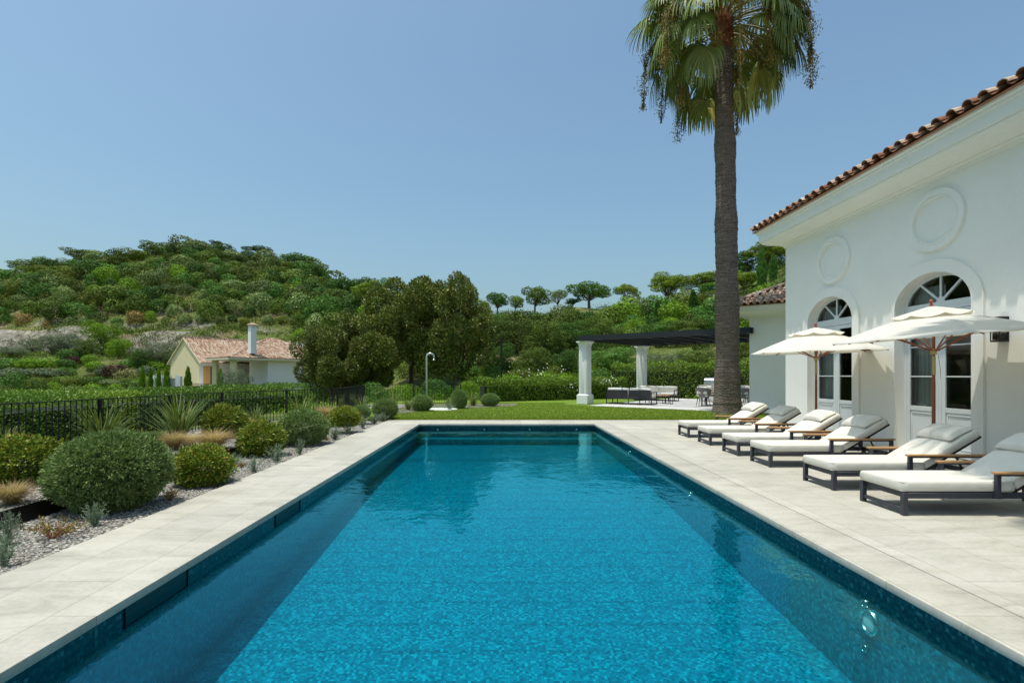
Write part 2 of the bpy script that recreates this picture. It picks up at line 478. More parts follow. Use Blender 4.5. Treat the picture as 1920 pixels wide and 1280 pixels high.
P = P[keep]; D = D[keep]
Q = leaf_quads(P, D, .035+.03*rng.random(len(P)), .014, rng)
tag(link('lawn_grass', quads_mesh('lawn_grass', Q, leafmat('grass_blade', (.045, .085, .008), (.10, .155, .018), (.16, .19, .035), .3, .6, 0))), kind='stuff')

PAT = simple('patio_paving', (.64, .63, .59), (.56, .55, .52), 1.5, .6, 0, 30, .1)
b = MB()
p0 = Vector((4.3, 27.15, .03)); poly = [p0, p0+A40*8.6, p0+A40*8.6+B40*10, p0+B40*11]
b.add([*poly, *[p-Vector((0, 0, .08)) for p in poly]], [(0, 1, 2, 3), (0, 4, 5, 1), (1, 5, 6, 2), (2, 6, 7, 3), (3, 7, 4, 0)])
tag(b.build('patio', PAT), kind='structure')

m, t, o = newmat('gravel_bed')
v = coords(t); vo = N(t, 'ShaderNodeTexVoronoi'); vo.inputs['Scale'].default_value = 42; t.links.new(v, vo.inputs['Vector'])
sx = t.nodes.new('ShaderNodeSeparateColor'); t.links.new(vo.outputs['Color'], sx.inputs[0])
n1 = noise(t, 2, 4, .6, v)
c = ramp(t, sx.outputs[0], [(0, (.10, .088, .072)), (.4, (.22, .20, .17)), (.8, (.32, .30, .26)), (1, (.48, .46, .42))])
c = mixc(t, 1.0, c, ramp(t, n1.outputs[0], [(.3, (.8, .8, .8)), (.7, (1.1, 1.1, 1.1))]), 'MULTIPLY')
principled(t, o, c, .9, 0, bump(t, vo.outputs['Distance'], .9, .015), .2)
GRAV = m
def bedpoly(name, pts, z, mat):
    b = MB(); b.add([(x, y, z) for x, y in pts], [tuple(range(len(pts)))]); return tag(b.build(name, mat, recalc=False), kind='structure')
bedpoly('gravel_bed_lower', [(-5.3, -8), (-4.02, -8), (-4.02, 18.82), (-4.9, 18.83), (-5.3, 19.5)], -.035, GRAV)
bedpoly('gravel_bed_upper', [(-8.9, -8), (-5.3, -8), (-5.3, 19.5), (-6.2, 20.6), (-6.6, 27), (-7.1, 27), (-6.15, 19.2), (-8.1, 15.2), (-8.6, 8.9)], .135, GRAV)
bedpoly('grass_verge', [(-9.4, 8), (-8.5, 8), (-7.9, 15.1), (-5.9, 19.2), (-6.9, 27), (-9.4, 27)], .03, HILLMAT)
bedpoly('gravel_bed_far', [(-6.9, 26), (-4.2, 21.6), (-2.6, 24.4), (.6, 26.6), (.8, 29), (-6.9, 28.2)], .028, GRAV)
STEEL = simple('black_steel', (.012, .011, .010), (.02, .017, .014), 8, .45, .3)
b = MB(); b.box(-5.306, -5.298, -8, 19.5, -.1, .155)
tag(b.build('steel_bed_edging', STEEL), 'black steel strip edging between the two gravel beds', 'garden edging')
# pebbles near the camera
def pebbles(name, n, x0, x1, y0, y1, z, smin, smax, seed, pw=1.6):
    rng = np.random.default_rng(seed)
    X = rng.uniform(x0, x1, n); Y = y0+(y1-y0)*rng.random(n)**pw
    ico = np.array([[1,0,0],[-1,0,0],[0,1,0],[0,-1,0],[0,0,1],[0,0,-1]], float)
    F = np.array([[0,2,4],[2,1,4],[1,3,4],[3,0,4],[2,0,5],[1,2,5],[3,1,5],[0,3,5]])
    sc = (smin+(smax-smin)*rng.random((n, 1, 1)))*np.stack([1+rng.random(n)*.6, .7+rng.random(n)*.4, .35+rng.random(n)*.3], 1)[:, None, :]
    V = ico[None]*sc*(1+.25*rng.normal(size=(n, 6, 1)))
    a = rng.random(n)*6.28; ca, sa = np.cos(a)[:, None], np.sin(a)[:, None]
    Vx = V[..., 0]*ca - V[..., 1]*sa; Vy = V[..., 0]*sa + V[..., 1]*ca
    V = np.stack([Vx+X[:, None], Vy+Y[:, None], V[..., 2]+z+smin*.3*rng.random(n)[:, None]], -1)
    Fa = (F[None]+6*np.arange(n)[:, None, None]).reshape(-1, 3)
    me = bpy.data.meshes.new(name); me.from_pydata(V.reshape(-1, 3).tolist(), [], Fa.tolist())
    at = me.attributes.new('tint', 'FLOAT', 'FACE'); at.data.foreach_set('value', np.repeat(rng.random(n), 8).astype(np.float32))
    me.materials.append(PEB); me.update(); return tag(link(name, me), kind='stuff')
m, t, o = newmat('pebble'); a = t.nodes.new('ShaderNodeAttribute'); a.attribute_name = 'tint'
principled(t, o, ramp(t, a.outputs['Fac'], [(0, (.10, .085, .07)), (.35, (.24, .22, .185)), (.7, (.34, .32, .28)), (1, (.56, .54, .50))]), .85, 0, None, .2); PEB = m
pebbles('loose_gravel', 26000, -5.29, -4.03, 3.3, 17, -.03, .008, .018, 3)
pebbles('loose_gravel', 16000, -8.4, -5.32, 5, 17, .14, .009, .02, 4)

# ---------------------------------------------------------------- pool fittings
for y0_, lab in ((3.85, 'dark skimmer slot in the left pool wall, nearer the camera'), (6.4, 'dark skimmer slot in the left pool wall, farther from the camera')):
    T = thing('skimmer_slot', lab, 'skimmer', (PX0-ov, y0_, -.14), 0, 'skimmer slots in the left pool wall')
    b = MB(); b.box(.0, .012, -.012, .0, -.09, .07); b.box(.0, .012, .75, .762, -.09, .07); b.box(0, .0118, 0, .75, -.09, -.082); b.build('frame', simple('skimmer_frame', (.002, .012, .018), (.004, .018, .024), 5, .4), T)
    b = MB(); b.box(.0, .004, .0, .75, -.081, .07); b.build('shade_panel', simple('skimmer_shade', (.002, .010, .015), (.003, .016, .022), 12, .4), T)  # flat plate on the wall; the slot's inner shade is put into its colour
CHROME = simple('brushed_steel', (.62, .62, .60), None, 6, .22, 1)
b = MB()
def disc_fit(name, y, z, r, label, group=None, x=PX1+ov, lamp=True):
    T = thing(name, label, 'pool light' if lamp else 'pool jet', (x, y, z), 0, group)
    b = MB(); M = Matrix.Rotation(R(-90), 4, 'Y')
    prof = [(r*.72, .0), (r*.74, .022), (r*.88, .03), (r, .018), (r*1.02, 0)]
    b.lathe(prof, 28); b.v = [tuple(M @ Vector(v)) for v in b.v]
    b.build('rim', CHROME, T)
    b = MB(); b.lathe([(0.001, .014), (r*.4, .016), (r*.73, .008)], 28); b.v = [tuple(M @ Vector(v)) for v in b.v]
    b.build('lens' if lamp else 'nozzle', simple('pool_lens', (.85, .88, .88), None, 1, .15) if lamp else simple('jet_plastic', (.7, .72, .72), None, 1, .3), T)
    return T
disc_fit('pool_light', 4.36, -.42, .108, 'round chrome rimmed underwater light low on the right pool wall')
disc_fit('pool_jet', 4.40, -.285, .034, 'small chrome return jet just above the round pool light', None, lamp=False)
disc_fit('pool_jet', 4.40, -.655, .034, 'small chrome return jet just below the round pool light', None, lamp=False)
disc_fit('pool_jet', 8.49, -.30, .035, 'chrome jet at the waterline halfway along the right pool wall', None, lamp=False)
disc_fit('pool_jet', 12.6, -.24, .035, 'chrome jet at the waterline near the far end of the right wall', None, lamp=False)
for i, px in enumerate((821, 908, 993, 1081)):
    T = thing('pool_jet', ('leftmost', 'second from left', 'third from left', 'rightmost')[i]+' white return jet along the far pool wall', 'pool jet', ((px-942.5)*17.36/1000, PY1+ov, -.19), 0, 'return jets along the far pool wall')
    b = MB(); M = Matrix.Rotation(R(90), 4, 'X')
    b.lathe([(.001, .022), (.02, .022), (.03, .014), (.034, 0)], 16); b.v = [tuple(M @ Vector(v)) for v in b.v]
    b.build('nozzle', simple('jet_white', (.85, .86, .85), None, 1, .3), T)

# ---------------------------------------------------------------- house
m, t, o = newmat('white_render'); v = coords(t)
n1 = noise(t, .7, 5, .6, v); n2 = noise(t, 120, 3, .6, v)
n5 = noise(t, 2.2, 5, .7, coords(t, 'Object', (1, 1, .12))); n6 = noise(t, 14, 5, .7, v)
str_ = mixc(t, 1.0, ramp(t, n5.outputs[0], [(.30, (.982, .982, .975)), (.5, (1, 1, 1))]), ramp(t, n6.outputs[0], [(.3, (.97, .97, .965)), (.6, (1, 1, 1))]), 'MULTIPLY')
wcol = lambda a: mixc(t, 1.0, a, str_, 'MULTIPLY')
principled(t, o, wcol(ramp(t, n1.outputs[0], [(.3, (.785, .780, .722)), (.7, (.825, .82, .765))])), .85, 0, bump(t, n6.outputs[0], .22, .006), .2)
RENDER = m
JOIN = simple('painted_joinery', (.62, .66, .66), (.58, .62, .62), 3, .4)
def tilemat(name, cols):
    m, t, o = newmat(name); a = t.nodes.new('ShaderNodeAttribute'); a.attribute_name = 'tint'
    v = coords(t); n1 = noise(t, 9, 5, .7, v); n2 = noise(t, 60, 3, .6, v)
    c = ramp(t, a.outputs['Fac'], cols)
    c = mixc(t, 1.0, c, ramp(t, n1.outputs[0], [(.3, (.62, .6, .58)), (.65, (1.15, 1.15, 1.15))]), 'MULTIPLY')
    principled(t, o, c, .9, 0, bump(t, n2.outputs[0], .4, .006), .15); return m
TILE = tilemat('terracotta_tile', [(0, (.25, .11, .065)), (.4, (.37, .21, .135)), (.7, (.48, .34, .25)), (1, (.60, .50, .40))])
TILE2 = tilemat('weathered_tile', [(0, (.28, .15, .095)), (.3, (.40, .265, .185)), (.7, (.52, .39, .29)), (1, (.66, .55, .45))])
UNDER = simple('roof_underlay', (.28, .12, .07), (.36, .18, .11), 4, .9)

def tile_roof(name, origin, run, up, width, length, pitch, course, mat, parent, clip=None, seg=7, pan=True, rng=None, both=True, lift=.0):
    # half-round tiles: run along the eave, up the slope
    rng = rng or np.random.default_rng(3)
    origin = Vector(origin); run = Vector(run).normalized(); up = Vector(up).normalized(); nrm = run.cross(up).normalized()
    if nrm.z < 0: nrm = -nrm
    vs, fs, tint = [], [], []
    ncol = int(width/pitch)+1; nrow = int(length/course)+1
    def arc(cu, s0, s1, r0, r1, sgn, base0, base1, cap, th):
        b = len(vs)
        for (s_, r_, bs) in ((s0, r0, base0), (s1, r1, base1)):
            for k in range(seg+1):
                a = math.pi*k/seg
                vs.append(origin + run*(cu - math.cos(a)*r_) + up*s_ + nrm*(bs + sgn*math.sin(a)*r_*.85))
        tn = rng.random()
        n_ = seg+1
        for k in range(seg): fs.append((b+k, b+k+1, b+n_+k+1, b+n_+k)); tint.append(tn)
        if cap:
            c = len(vs)
            for k in range(n_):
                a = math.pi*k/seg
                vs.append(origin + run*(cu - math.cos(a)*(r0-th)) + up*s0 + nrm*(base0 + sgn*math.sin(a)*(r0-th)*.85))
                vs.append(origin + run*(cu - math.cos(a)*(r0-th)) + up*(s0+.25) + nrm*(base0 + sgn*math.sin(a)*(r0-th)*.85))
            for k in range(seg):
                fs.append((b+k, c+2*k, c+2*k+2, b+k+1)); tint.append(tn*.7)
                fs.append((c+2*k, c+2*k+1, c+2*k+3, c+2*k+2)); tint.append(.0)
    for i in range(ncol):
        cu = i*pitch + pitch/2
        for j in range(nrow):
            s0 = j*course; s1 = s0 + course*1.15
            if clip and not clip(cu, s0 + course*.5): continue
            jj = rng.normal()*.006
            arc(cu+jj, s0+rng.normal()*.008, s1, pitch*.33, pitch*.27, 1, lift+.045, lift+.02, j == 0 or both, .016)
            if pan: arc(cu+pitch/2, s0+.02, s1, pitch*.30, pitch*.26, -1, lift+.055, lift+.03, j == 0, .014)
    me = bpy.data.meshes.new(name); me.from_pydata([tuple(v) for v in vs], [], fs)
    at = me.attributes.new('tint', 'FLOAT', 'FACE'); at.data.foreach_set('value', np.array(tint, np.float32))
    me.polygons.foreach_set('use_smooth', [True]*len(fs)); me.materials.append(mat); me.update()
    try: me.set_sharp_from_angle(angle=R(50))
    except Exception: pass
    return link(name, me, parent)
def ridge_tiles(name, p, q, r, mat, parent, step=.38):
    p, q = Vector(p), Vector(q); L = (q-p).length; d = (q-p).normalized(); n = max(2, int(L/step)); vs, fs, tn = [], [], []
    sd_ = d.cross(Vector((0, 0, 1))).normalized(); up = sd_.cross(d)
    rng = np.random.default_rng(8)
    for i in range(n):
        b = len(vs); t0 = rng.random()
        for s_, rr in ((i*L/n, r), ((i+1.15)*L/n, r*.85)):
            for k in range(8):
                a = math.pi*k/7; vs.append(p + d*s_ + sd_*math.cos(a)*rr + up*math.sin(a)*rr*.9)
        for k in range(7): fs.append((b+k, b+k+1, b+9+k, b+8+k)); tn.append(t0)
    me = bpy.data.meshes.new(name); me.from_pydata([tuple(v) for v in vs], [], fs)
    at = me.attributes.new('tint', 'FLOAT', 'FACE'); at.data.foreach_set('value', np.array(tn, np.float32))
    me.polygons.foreach_set('use_smooth', [True]*len(fs)); me.materials.append(mat); me.update()
    return link(name, me, parent)

HX, HY0, HY1 = 8.45, -3.0, 15.93       # facade plane and its two ends
ZC = 5.40
house = thing('villa', 'large white rendered villa with arched doors beside the pool', 'house', (HX, 6.5, 0))
def HP(o): o.parent = house; o.matrix_parent_inverse = Matrix.Translation(-house.location); return o
ARCH = [(10.51, 1), (13.78, 2)]
ZS, AI, BI, AO, BO = 2.95, .935, .65, 1.18, .89
def arch_z(y, yc, a, b): 
    q = 1-((y-yc)/a)**2
    return ZS + b*math.sqrt(max(q, 0))
b = MB()
ys_ = sorted(set([HY0, HY1] + [yc+AI*math.cos(math.pi*k/32) for yc, _ in ARCH for k in range(33)]))
for ya, yb in zip(ys_[:-1], ys_[1:]):
    ym = (ya+yb)/2; op = [yc for yc, _ in ARCH if abs(ym-yc) < AI]
    za, zb = (arch_z(ya, op[0], AI, BI), arch_z(yb, op[0], AI, BI)) if op else (0, 0)
    b.add([(HX, ya, za-.05 if not op else za), (HX, yb, zb-.05 if not op else zb), (HX, yb, ZC+.4), (HX, ya, ZC+.4)], [(3, 2, 1, 0)])
for yc, _ in ARCH:   # reveals
    pts = [(yc-AI, -.05), (yc-AI, ZS)] + [(yc-AI*math.cos(math.pi*k/32), ZS+BI*math.sin(math.pi*k/32)) for k in range(1, 32)] + [(yc+AI, ZS), (yc+AI, -.05)]
    b.grid([[(HX, y, z), (HX+.30, y, z)] for y, z in pts], smooth=False)
b.add([(HX, HY1, -.05), (22, HY1, -.05), (22, HY1, ZC+.4), (HX, HY1, ZC+.4)], [(0, 1, 2, 3)])
b.add([(HX, HY0, -.05), (22, HY0, -.05), (22, HY0, ZC+.4), (HX, HY0, ZC+.4)], [(3, 2, 1, 0)])
b.add([(22, HY0, -.05), (22, HY1, -.05), (22, HY1, ZC+.4), (22, HY0, ZC+.4)], [(0, 1, 2, 3)])
HP(b.build('wall', RENDER, recalc=False))
# surrounds
for yc, _ in ARCH:
    b = MB()
    def path(a, bb): return [(yc-a, 0)] + [(yc-a, ZS)] + [(yc-a*math.cos(math.pi*k/32), ZS+bb*math.sin(math.pi*k/32)) for k in range(1, 32)] + [(yc+a, ZS), (yc+a, 0)]
    pin, pout = path(AI+.002, BI+.002), path(AO, BO); xf = HX-.045
    b.grid([[(xf, y, z), (xf, Y, Z)] for (y, z), (Y, Z) in zip(pin, pout)], smooth=False)
    b.grid([[(xf, Y, Z), (HX, Y, Z)] for (Y, Z) in pout], smooth=False)
    b.grid([[(HX+.01, y, z), (xf, y, z)] for (y, z) in pin], smooth=False)
    HP(b.build('arch_surround', RENDER))
for yc, zc in ((13.65, 4.52), (10.42, 4.61)):
    b = MB(); n = 72; rows = []
    prof = [(1.0, 0), (.985, .05), (.86, .052), (.80, .034), (.775, .034), (.755, .05), (.725, .05), (.71, 0)]
    for k in range(n+1):
        a = 2*math.pi*k/n
        rows.append([(HX-h, yc+.715*r*math.cos(a), zc+.60*r*math.sin(a)) for r, h in prof])
    b.grid(rows, smooth=False); HP(b.build('oval_moulding', RENDER))
# plinth line, cornice
prof = [(0, 0), (.04, 0), (.045, .055), (.10, .07), (.11, .10), (.20, .115), (.34, .15), (.44, .195), (.50, .25), (.50, .28), (.53, .28), (.55, .50), (.58, .51), (.58, .555), (.62, .57), (.62, .62), (0, .62)]
b = MB()
b.sweep(prof, (HX, HY0, ZC-.03), (HX, HY1, ZC-.03), (-1, 0, 0), mitre=(-1, 1))
b.sweep(prof, (HX, HY1, ZC-.03), (22, HY1, ZC-.03), (0, 1, 0), mitre=(-1, 0))
HP(b.build('cornice', RENDER))
# roof: west slope and north hip
sl = math.tan(R(21)); zE = ZC+.60; xE = HX-.66; yE = HY1+.66
roof = MB(); half = 8
roof.add([(xE-.035, HY0-1, zE-.01), (xE-.035, yE+.035, zE-.01), (xE+half, yE-half, zE+half*sl), (xE+half, HY0-1, zE+half*sl)], [(0, 1, 2, 3)])
roof.add([(xE-.035, yE+.035, zE-.01), (xE+2*half, yE+.035, zE-.01), (xE+half, yE-half, zE+half*sl)], [(0, 1, 2)])
roof.add([(xE-.035, HY0-1, zE-.016), (xE-.035, yE+.035, zE-.016), (22.6, yE+.035, zE-.016), (22.6, HY0-1, zE-.016)], [(0, 1, 2, 3)])
roof.add([(xE+2*half, HY0-1, zE), (xE+2*half, yE-.03, zE), (xE+half, yE-half, zE+half*sl), (xE+half, HY0-1, zE+half*sl)], [(3, 2, 1, 0)])
rf = HP(roof.build('roof', UNDER, recalc=False))
up1 = Vector((1, 0, sl)); 
rt = tile_roof('roof_tiles', (xE-.06, HY0-1, zE+.03), (0, 1, 0), up1, yE-HY0+1, 5.0, .31, .42, TILE, None, clip=lambda c, s: c < (yE-HY0+1) - s*.93 + .1)
rt.parent = rf
rt = tile_roof('roof_tiles', (xE, yE+.06, zE+.03), (1, 0, 0), Vector((0, -1, sl)), 14, 5.0, .31, .42, TILE, None, clip=lambda c, s: c > s*.93-.1)
rt.parent = rf
r2 = ridge_tiles('hip_tiles', (xE-.04, yE+.04, zE+.06), (xE+half, yE-half, zE+half*sl+.12), .11, TILE, None); r2.parent = rf

# glass
m, t, o = newmat('window_glass')
fr = t.nodes.new('ShaderNodeFresnel'); fr.inputs['IOR'].default_value = 1.5
gl = N(t, 'ShaderNodeBsdfGlossy'); gl.inputs['Roughness'].default_value = .0
tr = N(t, 'ShaderNodeBsdfTransparent'); tr.inputs[0].default_value = (.80, .84, .82, 1)
mx = t.nodes.new('ShaderNodeMixShader'); t.links.new(fr.outputs[0], mx.inputs[0]); t.links.new(tr.outputs[0], mx.inputs[1]); t.links.new(gl.outputs[0], mx.inputs[2])
t.links.new(mx.outputs[0], o.inputs[0]); GLASS = m
# dark rooms behind
ROOM = simple('room_wall', (.50, .47, .42), (.44, .41, .37), 2, .8)
b = MB(); inner(b, HX+.32, 14.5, HY0+.5, HY1-.3, .012, 4.6)
b.add([(HX+.32, HY0+.5, 4.6), (14.5, HY0+.5, 4.6), (14.5, HY1-.3, 4.6), (HX+.32, HY1-.3, 4.6)], [(0, 1, 2, 3)])
bb = MB()
for f in b.f:   # leave the side that holds the windows open
    vs = [b.v[i] for i in f]
    if all(abs(v[0]-(HX+.32)) < 1e-6 for v in vs): continue
    bb.add(vs, [tuple(range(len(vs)))])
HP(bb.build('interior', ROOM, recalc=False))
CURT = simple('grey_curtain', (.60, .64, .62), (.68, .71, .69), 2, .9)
XG = HX+.17
def NX(g):   # panes face the garden
    f = g.f[0]; a, b_, c_ = [Vector(g.v[i]) for i in f[:3]]
    if (b_-a).cross(c_-a).x > 0: g.f[0] = f[::-1]
def french_door(yc, idx):
    D = HP(MBframe(yc).build('arched_door', JOIN, bevel=.004, seg=1))
    # panes
    g = MB()
    pts = [(yc-AI+.05, 3.04)] + [(yc-(AI-.05)*math.cos(math.pi*k/24), ZS+(BI-.05)*math.sin(math.pi*k/24)) for k in range(2, 23)] + [(yc+AI-.05, 3.04)]
    g.add([(XG+.03, y, z) for y, z in pts], [tuple(range(len(pts)))]); NX(g)
    o = g.build('fanlight_pane', GLASS, recalc=False); o.parent = D
    for s in (-1, 1):
        L = MB(); y0, y1 = sorted((yc+s*.035, yc+s*(AI-.07)))
        x0, x1 = XG+.004, XG+.05
        L.box(x0, x1, y0, y0+.085, .02, 2.86); L.box(x0, x1, y1-.085, y1, .02, 2.86)
        L.box(x0+.001, x1-.001, y0+.085, y1-.085, .02, .14); L.box(x0+.001, x1-.001, y0+.085, y1-.085, 2.77, 2.86); L.box(x0+.001, x1-.001, y0+.085, y1-.085, .86, .95)
        L.box(x0+.02, x1-.012, y0+.085, y1-.085, .14, .86)
        L.box(x0+.006, x0+.03, y0+.11, y1-.11, .17, .19); L.box(x0+.006, x0+.03, y0+.11, y1-.11, .80, .82)
        L.box(x0+.006, x0+.03, y0+.11, y0+.13, .19, .80); L.box(x0+.006, x0+.03, y1-.13, y1-.11, .19, .80)
        for z in (1.56, 2.17): L.box(x0+.012, x1-.012, y0+.085, y1-.085, z-.013, z+.013)
        lf = L.build('door_leaf', JOIN, bevel=.003, seg=1); lf.parent = D
        g = MB(); g.add([(XG+.028, y0+.085, .95), (XG+.028, y1-.085, .95), (XG+.028, y1-.085, 2.77), (XG+.028, y0+.085, 2.77)], [(0, 1, 2, 3)]); NX(g)
        p = g.build('pane', GLASS, recalc=False); p.parent = lf
def MBframe(yc):
    b = MB(); x0, x1 = XG, XG+.07
    def path(a, bb): return [(yc-a, 0)] + [(yc-a, ZS)] + [(yc-a*math.cos(math.pi*k/24), ZS+bb*math.sin(math.pi*k/24)) for k in range(1, 24)] + [(yc+a, ZS), (yc+a, 0)]
    pi_, po = path(AI-.065, BI-.065), path(AI-.001, BI-.001)
    for i in range(len(pi_)-1):
        (y0, z0), (y1, z1) = pi_[i], pi_[i+1]; (Y0, Z0), (Y1, Z1) = po[i], po[i+1]
        b.add([(x0, y0, z0), (x0, y1, z1), (x0, Y1, Z1), (x0, Y0, Z0), (x1, y0, z0), (x1, y1, z1), (x1, Y1, Z1), (x1, Y0, Z0)], [(0, 1, 2, 3), (0, 4, 5, 1), (7, 6, 5, 4)])
    b.box(x0+.002, x1-.002, yc-AI+.065, yc+AI-.065, 2.87, 2.93); b.box(x0+.001, x1-.001, yc-AI+.065, yc+AI-.065, 2.93, 3.04)
    b.box(x0+.003, x1-.003, yc-.033, yc+.033, 0, 2.87)
    zc = 3.04
    for ang in (90, 38, 142):
        ca, sa = math.cos(R(ang)), math.sin(R(ang)); q = 1/math.sqrt((ca/(AI-.06))**2 + (sa/(BI-.06+ (ZS-zc)))**2)
        b.bar((x0+.035, yc, zc), (x0+.035, yc+ca*q, zc+sa*q), .045, .06, up=(1, 0, 0))
    # small hub
    b.lathe([(.001, .0), (.10, .0), (.10, .02), (.001, .02)], 16); 
    nv = 16*4
    for i in range(len(b.v)-nv, len(b.v)):
        x, y, z = b.v[i]; b.v[i] = (x0+.004+z, yc+x, zc+max(y, -.01))
    return b
for yc, i in ARCH:
    french_door(yc, i)
for k, (yc, side, lab) in enumerate(((10.51, 1, 'pleated pale curtain behind the far leaf of the nearer arched door'), (10.51, -1, None), (13.78, 1, 'pleated pale curtain behind the far leaf of the farther arched door'))):
    if lab is None: continue
    b = MB(); rows = []
    for i in range(61):
        u = i/60; y = yc+side*(.12+.78*u); rows.append([(XG+.20+.035*math.sin(u*44)+.012*math.sin(u*17), y, .02), (XG+.20+.03*math.sin(u*44+.3), y, 3.4)])
    b.grid(rows); tag(b.build('curtain', CURT), lab, 'curtain', 'curtains behind the arched doors')

# wall lanterns
BLACK = simple('black_metal', (.015, .015, .017), (.022, .022, .024), 10, .4, .4)
def lantern(y, label):
    T = thing('wall_lantern', label, 'wall light', (HX, y, 2.36), 0, 'lanterns on the villa wall')
    b = MB(); b.box(-.012, 0, -.085, .085, -.21, .21); b.box(-.17, -.012, -.085, .085, .185, .21); b.box(-.17, -.012, -.085, .085, -.21, -.185)
    for y_ in (-.078, .078): b.box(-.17, -.155, y_-.007, y_+.007, -.185, .185)
    b.box(-.15, -.02, -.07, .07, .06, .185)
    b.build('frame', BLACK, T, bevel=.002, seg=1)
    b = MB(); b.box(-.15, -.03, -.062, .062, -.18, .055); b.build('glass', GLASS, T)
    b = MB(); b.tube([(-.085, 0, .06), (-.085, 0, -.06)], .02, 10); b.build('lamp', simple('lamp_white', (.8, .78, .7), None, 1, .4), T)
lantern(8.98, 'black box lantern on the wall nearest the camera')
lantern(12.25, 'black box lantern between the two arched doors')

# ---------------------------------------------------------------- wing with hipped roof
wing = thing('house_wing', 'lower white wing with hipped tile roof behind the palm trunk', 'house', (10.87, 23.5, 0))
def WP(o, par=None):
    o.parent = par or wing
    if par is None: o.matrix_parent_inverse = Matrix.Translation(-wing.location)
    return o
WC = Vector((10.87, 23.5, 0)); WA = Vector((.80, -.60, 0)); WB = Vector((.60, .80, 0)); wz = 4.05; LA, LB = 11, 8
b = MB(); c = [WC, WC+WA*LA, WC+WA*LA+WB*LB, WC+WB*LB]
b.add([*[p+Vector((0, 0, -.05)) for p in c], *[p+Vector((0, 0, wz+.3)) for p in c]], [(0, 1, 5, 4), (1, 2, 6, 5), (2, 3, 7, 6), (3, 0, 4, 7)])
WP(b.build('wall', RENDER))
prof2 = [(0, 0), (.05, 0), (.06, .06), (.40, .12), (.62, .20), (.72, .28), (.72, .32), (.76, .32), (.78, .42), (.82, .44), (.82, .50), (0, .50)]
b = MB()
b.sweep(prof2, WC+Vector((0, 0, wz)), WC+WA*LA+Vector((0, 0, wz)), -WB, mitre=(-1, 1))
b.sweep(prof2, WC+WB*LB+Vector((0, 0, wz)), WC+Vector((0, 0, wz)), -WA, mitre=(-1, 1))
WP(b.build('cornice', RENDER))
s2 = math.tan(R(25)); e0 = WC - WA*.9 - WB*.9 + Vector((0, 0, wz+.49)); hb = 5
b = MB(); q = e0 + (WA+WB)*hb + Vector((0, 0, hb*s2))
b.add([e0, e0+WA*(LA+1), q+WA*(LA-hb), q], [(0, 1, 2, 3)]); b.add([e0, q, q+WB*(LB-hb), e0+WB*(LB+1)], [(0, 1, 2, 3)])
b.add([e0, e0+WA*(LA+1), e0+WA*(LA+1)+WB*(LB+1), e0+WB*(LB+1)], [(0, 1, 2, 3)])
wr = WP(b.build('roof', UNDER, recalc=False))
nr1 = WB + Vector((0, 0, s2)); nr2 = WA + Vector((0, 0, s2))
WP(tile_roof('roof_tiles', e0-WB*.05+Vector((0, 0, .02)), WA, nr1, LA, 5.2, .26, .40, TILE2, None, clip=lambda c, s: c > s*.92-.1), wr)
WP(tile_roof('roof_tiles', e0-WA*.05+Vector((0, 0, .02)), WB, nr2, LB, 5.2, .26, .40, TILE2, None, clip=lambda c, s: c > s*.92-.1), wr)
WP(ridge_tiles('hip_tiles', e0-(WA+WB)*.05+Vector((0, 0, .06)), q+Vector((0, 0, .1)), .12, TILE2, None), wr)

# ---------------------------------------------------------------- pergola
WHITE = simple('white_masonry', (.76, .765, .75), (.72, .725, .71), 2, .8, 0, 90, .15, .002)
CA = Vector((4.46, 28.85, .03))
def column(loc, label):
    T = thing('column', label, 'column', loc, math.atan2(A40.y, A40.x), 'pergola columns')
    b = MB(); w = .245; b.box(-w, w, -w, w, .52, 3.18)
    b.build('shaft', WHITE, T, bevel=.012)
    b = MB()
    for sx_, sy_ in ((1, 0), (-1, 0), (0, 1), (0, -1)):   # raised framing on each face
        for k in (-1, 1):
            if sx_: b.box(sx_*w-.018, sx_*w+.018, k*w*.62-.05, k*w*.62+.05, .56, 3.1)
            else: b.box(k*w*.62-.05, k*w*.62+.05, sy_*w-.018, sy_*w+.018, .56, 3.1)
    b.build('panel_moulding', WHITE, T, bevel=.004, seg=1)
    b = MB(); b.box(-.33, .33, -.33, .33, 0, .42)
    P = [(.33, .42), (.33, .46), (.29, .49), (.26, .53)]
    for (a0, z0), (a1, z1) in zip(P[:-1], P[1:]):
        b.add([(-a0, -a0, z0), (a0, -a0, z0), (a0, a0, z0), (-a0, a0, z0), (-a1, -a1, z1), (a1, -a1, z1), (a1, a1, z1), (-a1, a1, z1)], [(0, 1, 5, 4), (1, 2, 6, 5), (2, 3, 7, 6), (3, 0, 4, 7)])
    b.build('base', WHITE, T)
    b = MB(); P = [(.25, 3.12), (.27, 3.18), (.27, 3.22), (.33, 3.28), (.35, 3.30), (.35, 3.37), (.001, 3.37)]
    for (a0, z0), (a1, z1) in zip(P[:-1], P[1:]):
        b.add([(-a0, -a0, z0), (a0, -a0, z0), (a0, a0, z0), (-a0, a0, z0), (-a1, -a1, z1), (a1, -a1, z1), (a1, a1, z1), (-a1, a1, z1)], [(0, 1, 5, 4), (1, 2, 6, 5), (2, 3, 7, 6), (3, 0, 4, 7)])
    b.build('capital', WHITE, T)
column(CA, 'white panelled pergola column nearer the pool, at the lawn edge')
column(CA + Vector((4.40, 5.15, 0)), 'white panelled pergola column behind the sofas, against the hedge')
PG = thing('pergola', 'dark metal slatted pergola roof between the columns and the wing', 'pergola', CA, 0)
DARK = simple('anthracite_metal', (.020, .023, .030), (.026, .029, .036), 6, .45, .3)
ang = math.atan2(-.62, .785); pa = Vector((math.cos(ang), math.sin(ang), 0)); pb = Vector((.65, .76, 0)); o0 = Vector((-.30, -.30, 3.38)); LA_, LB_ = 8.5, 7.2
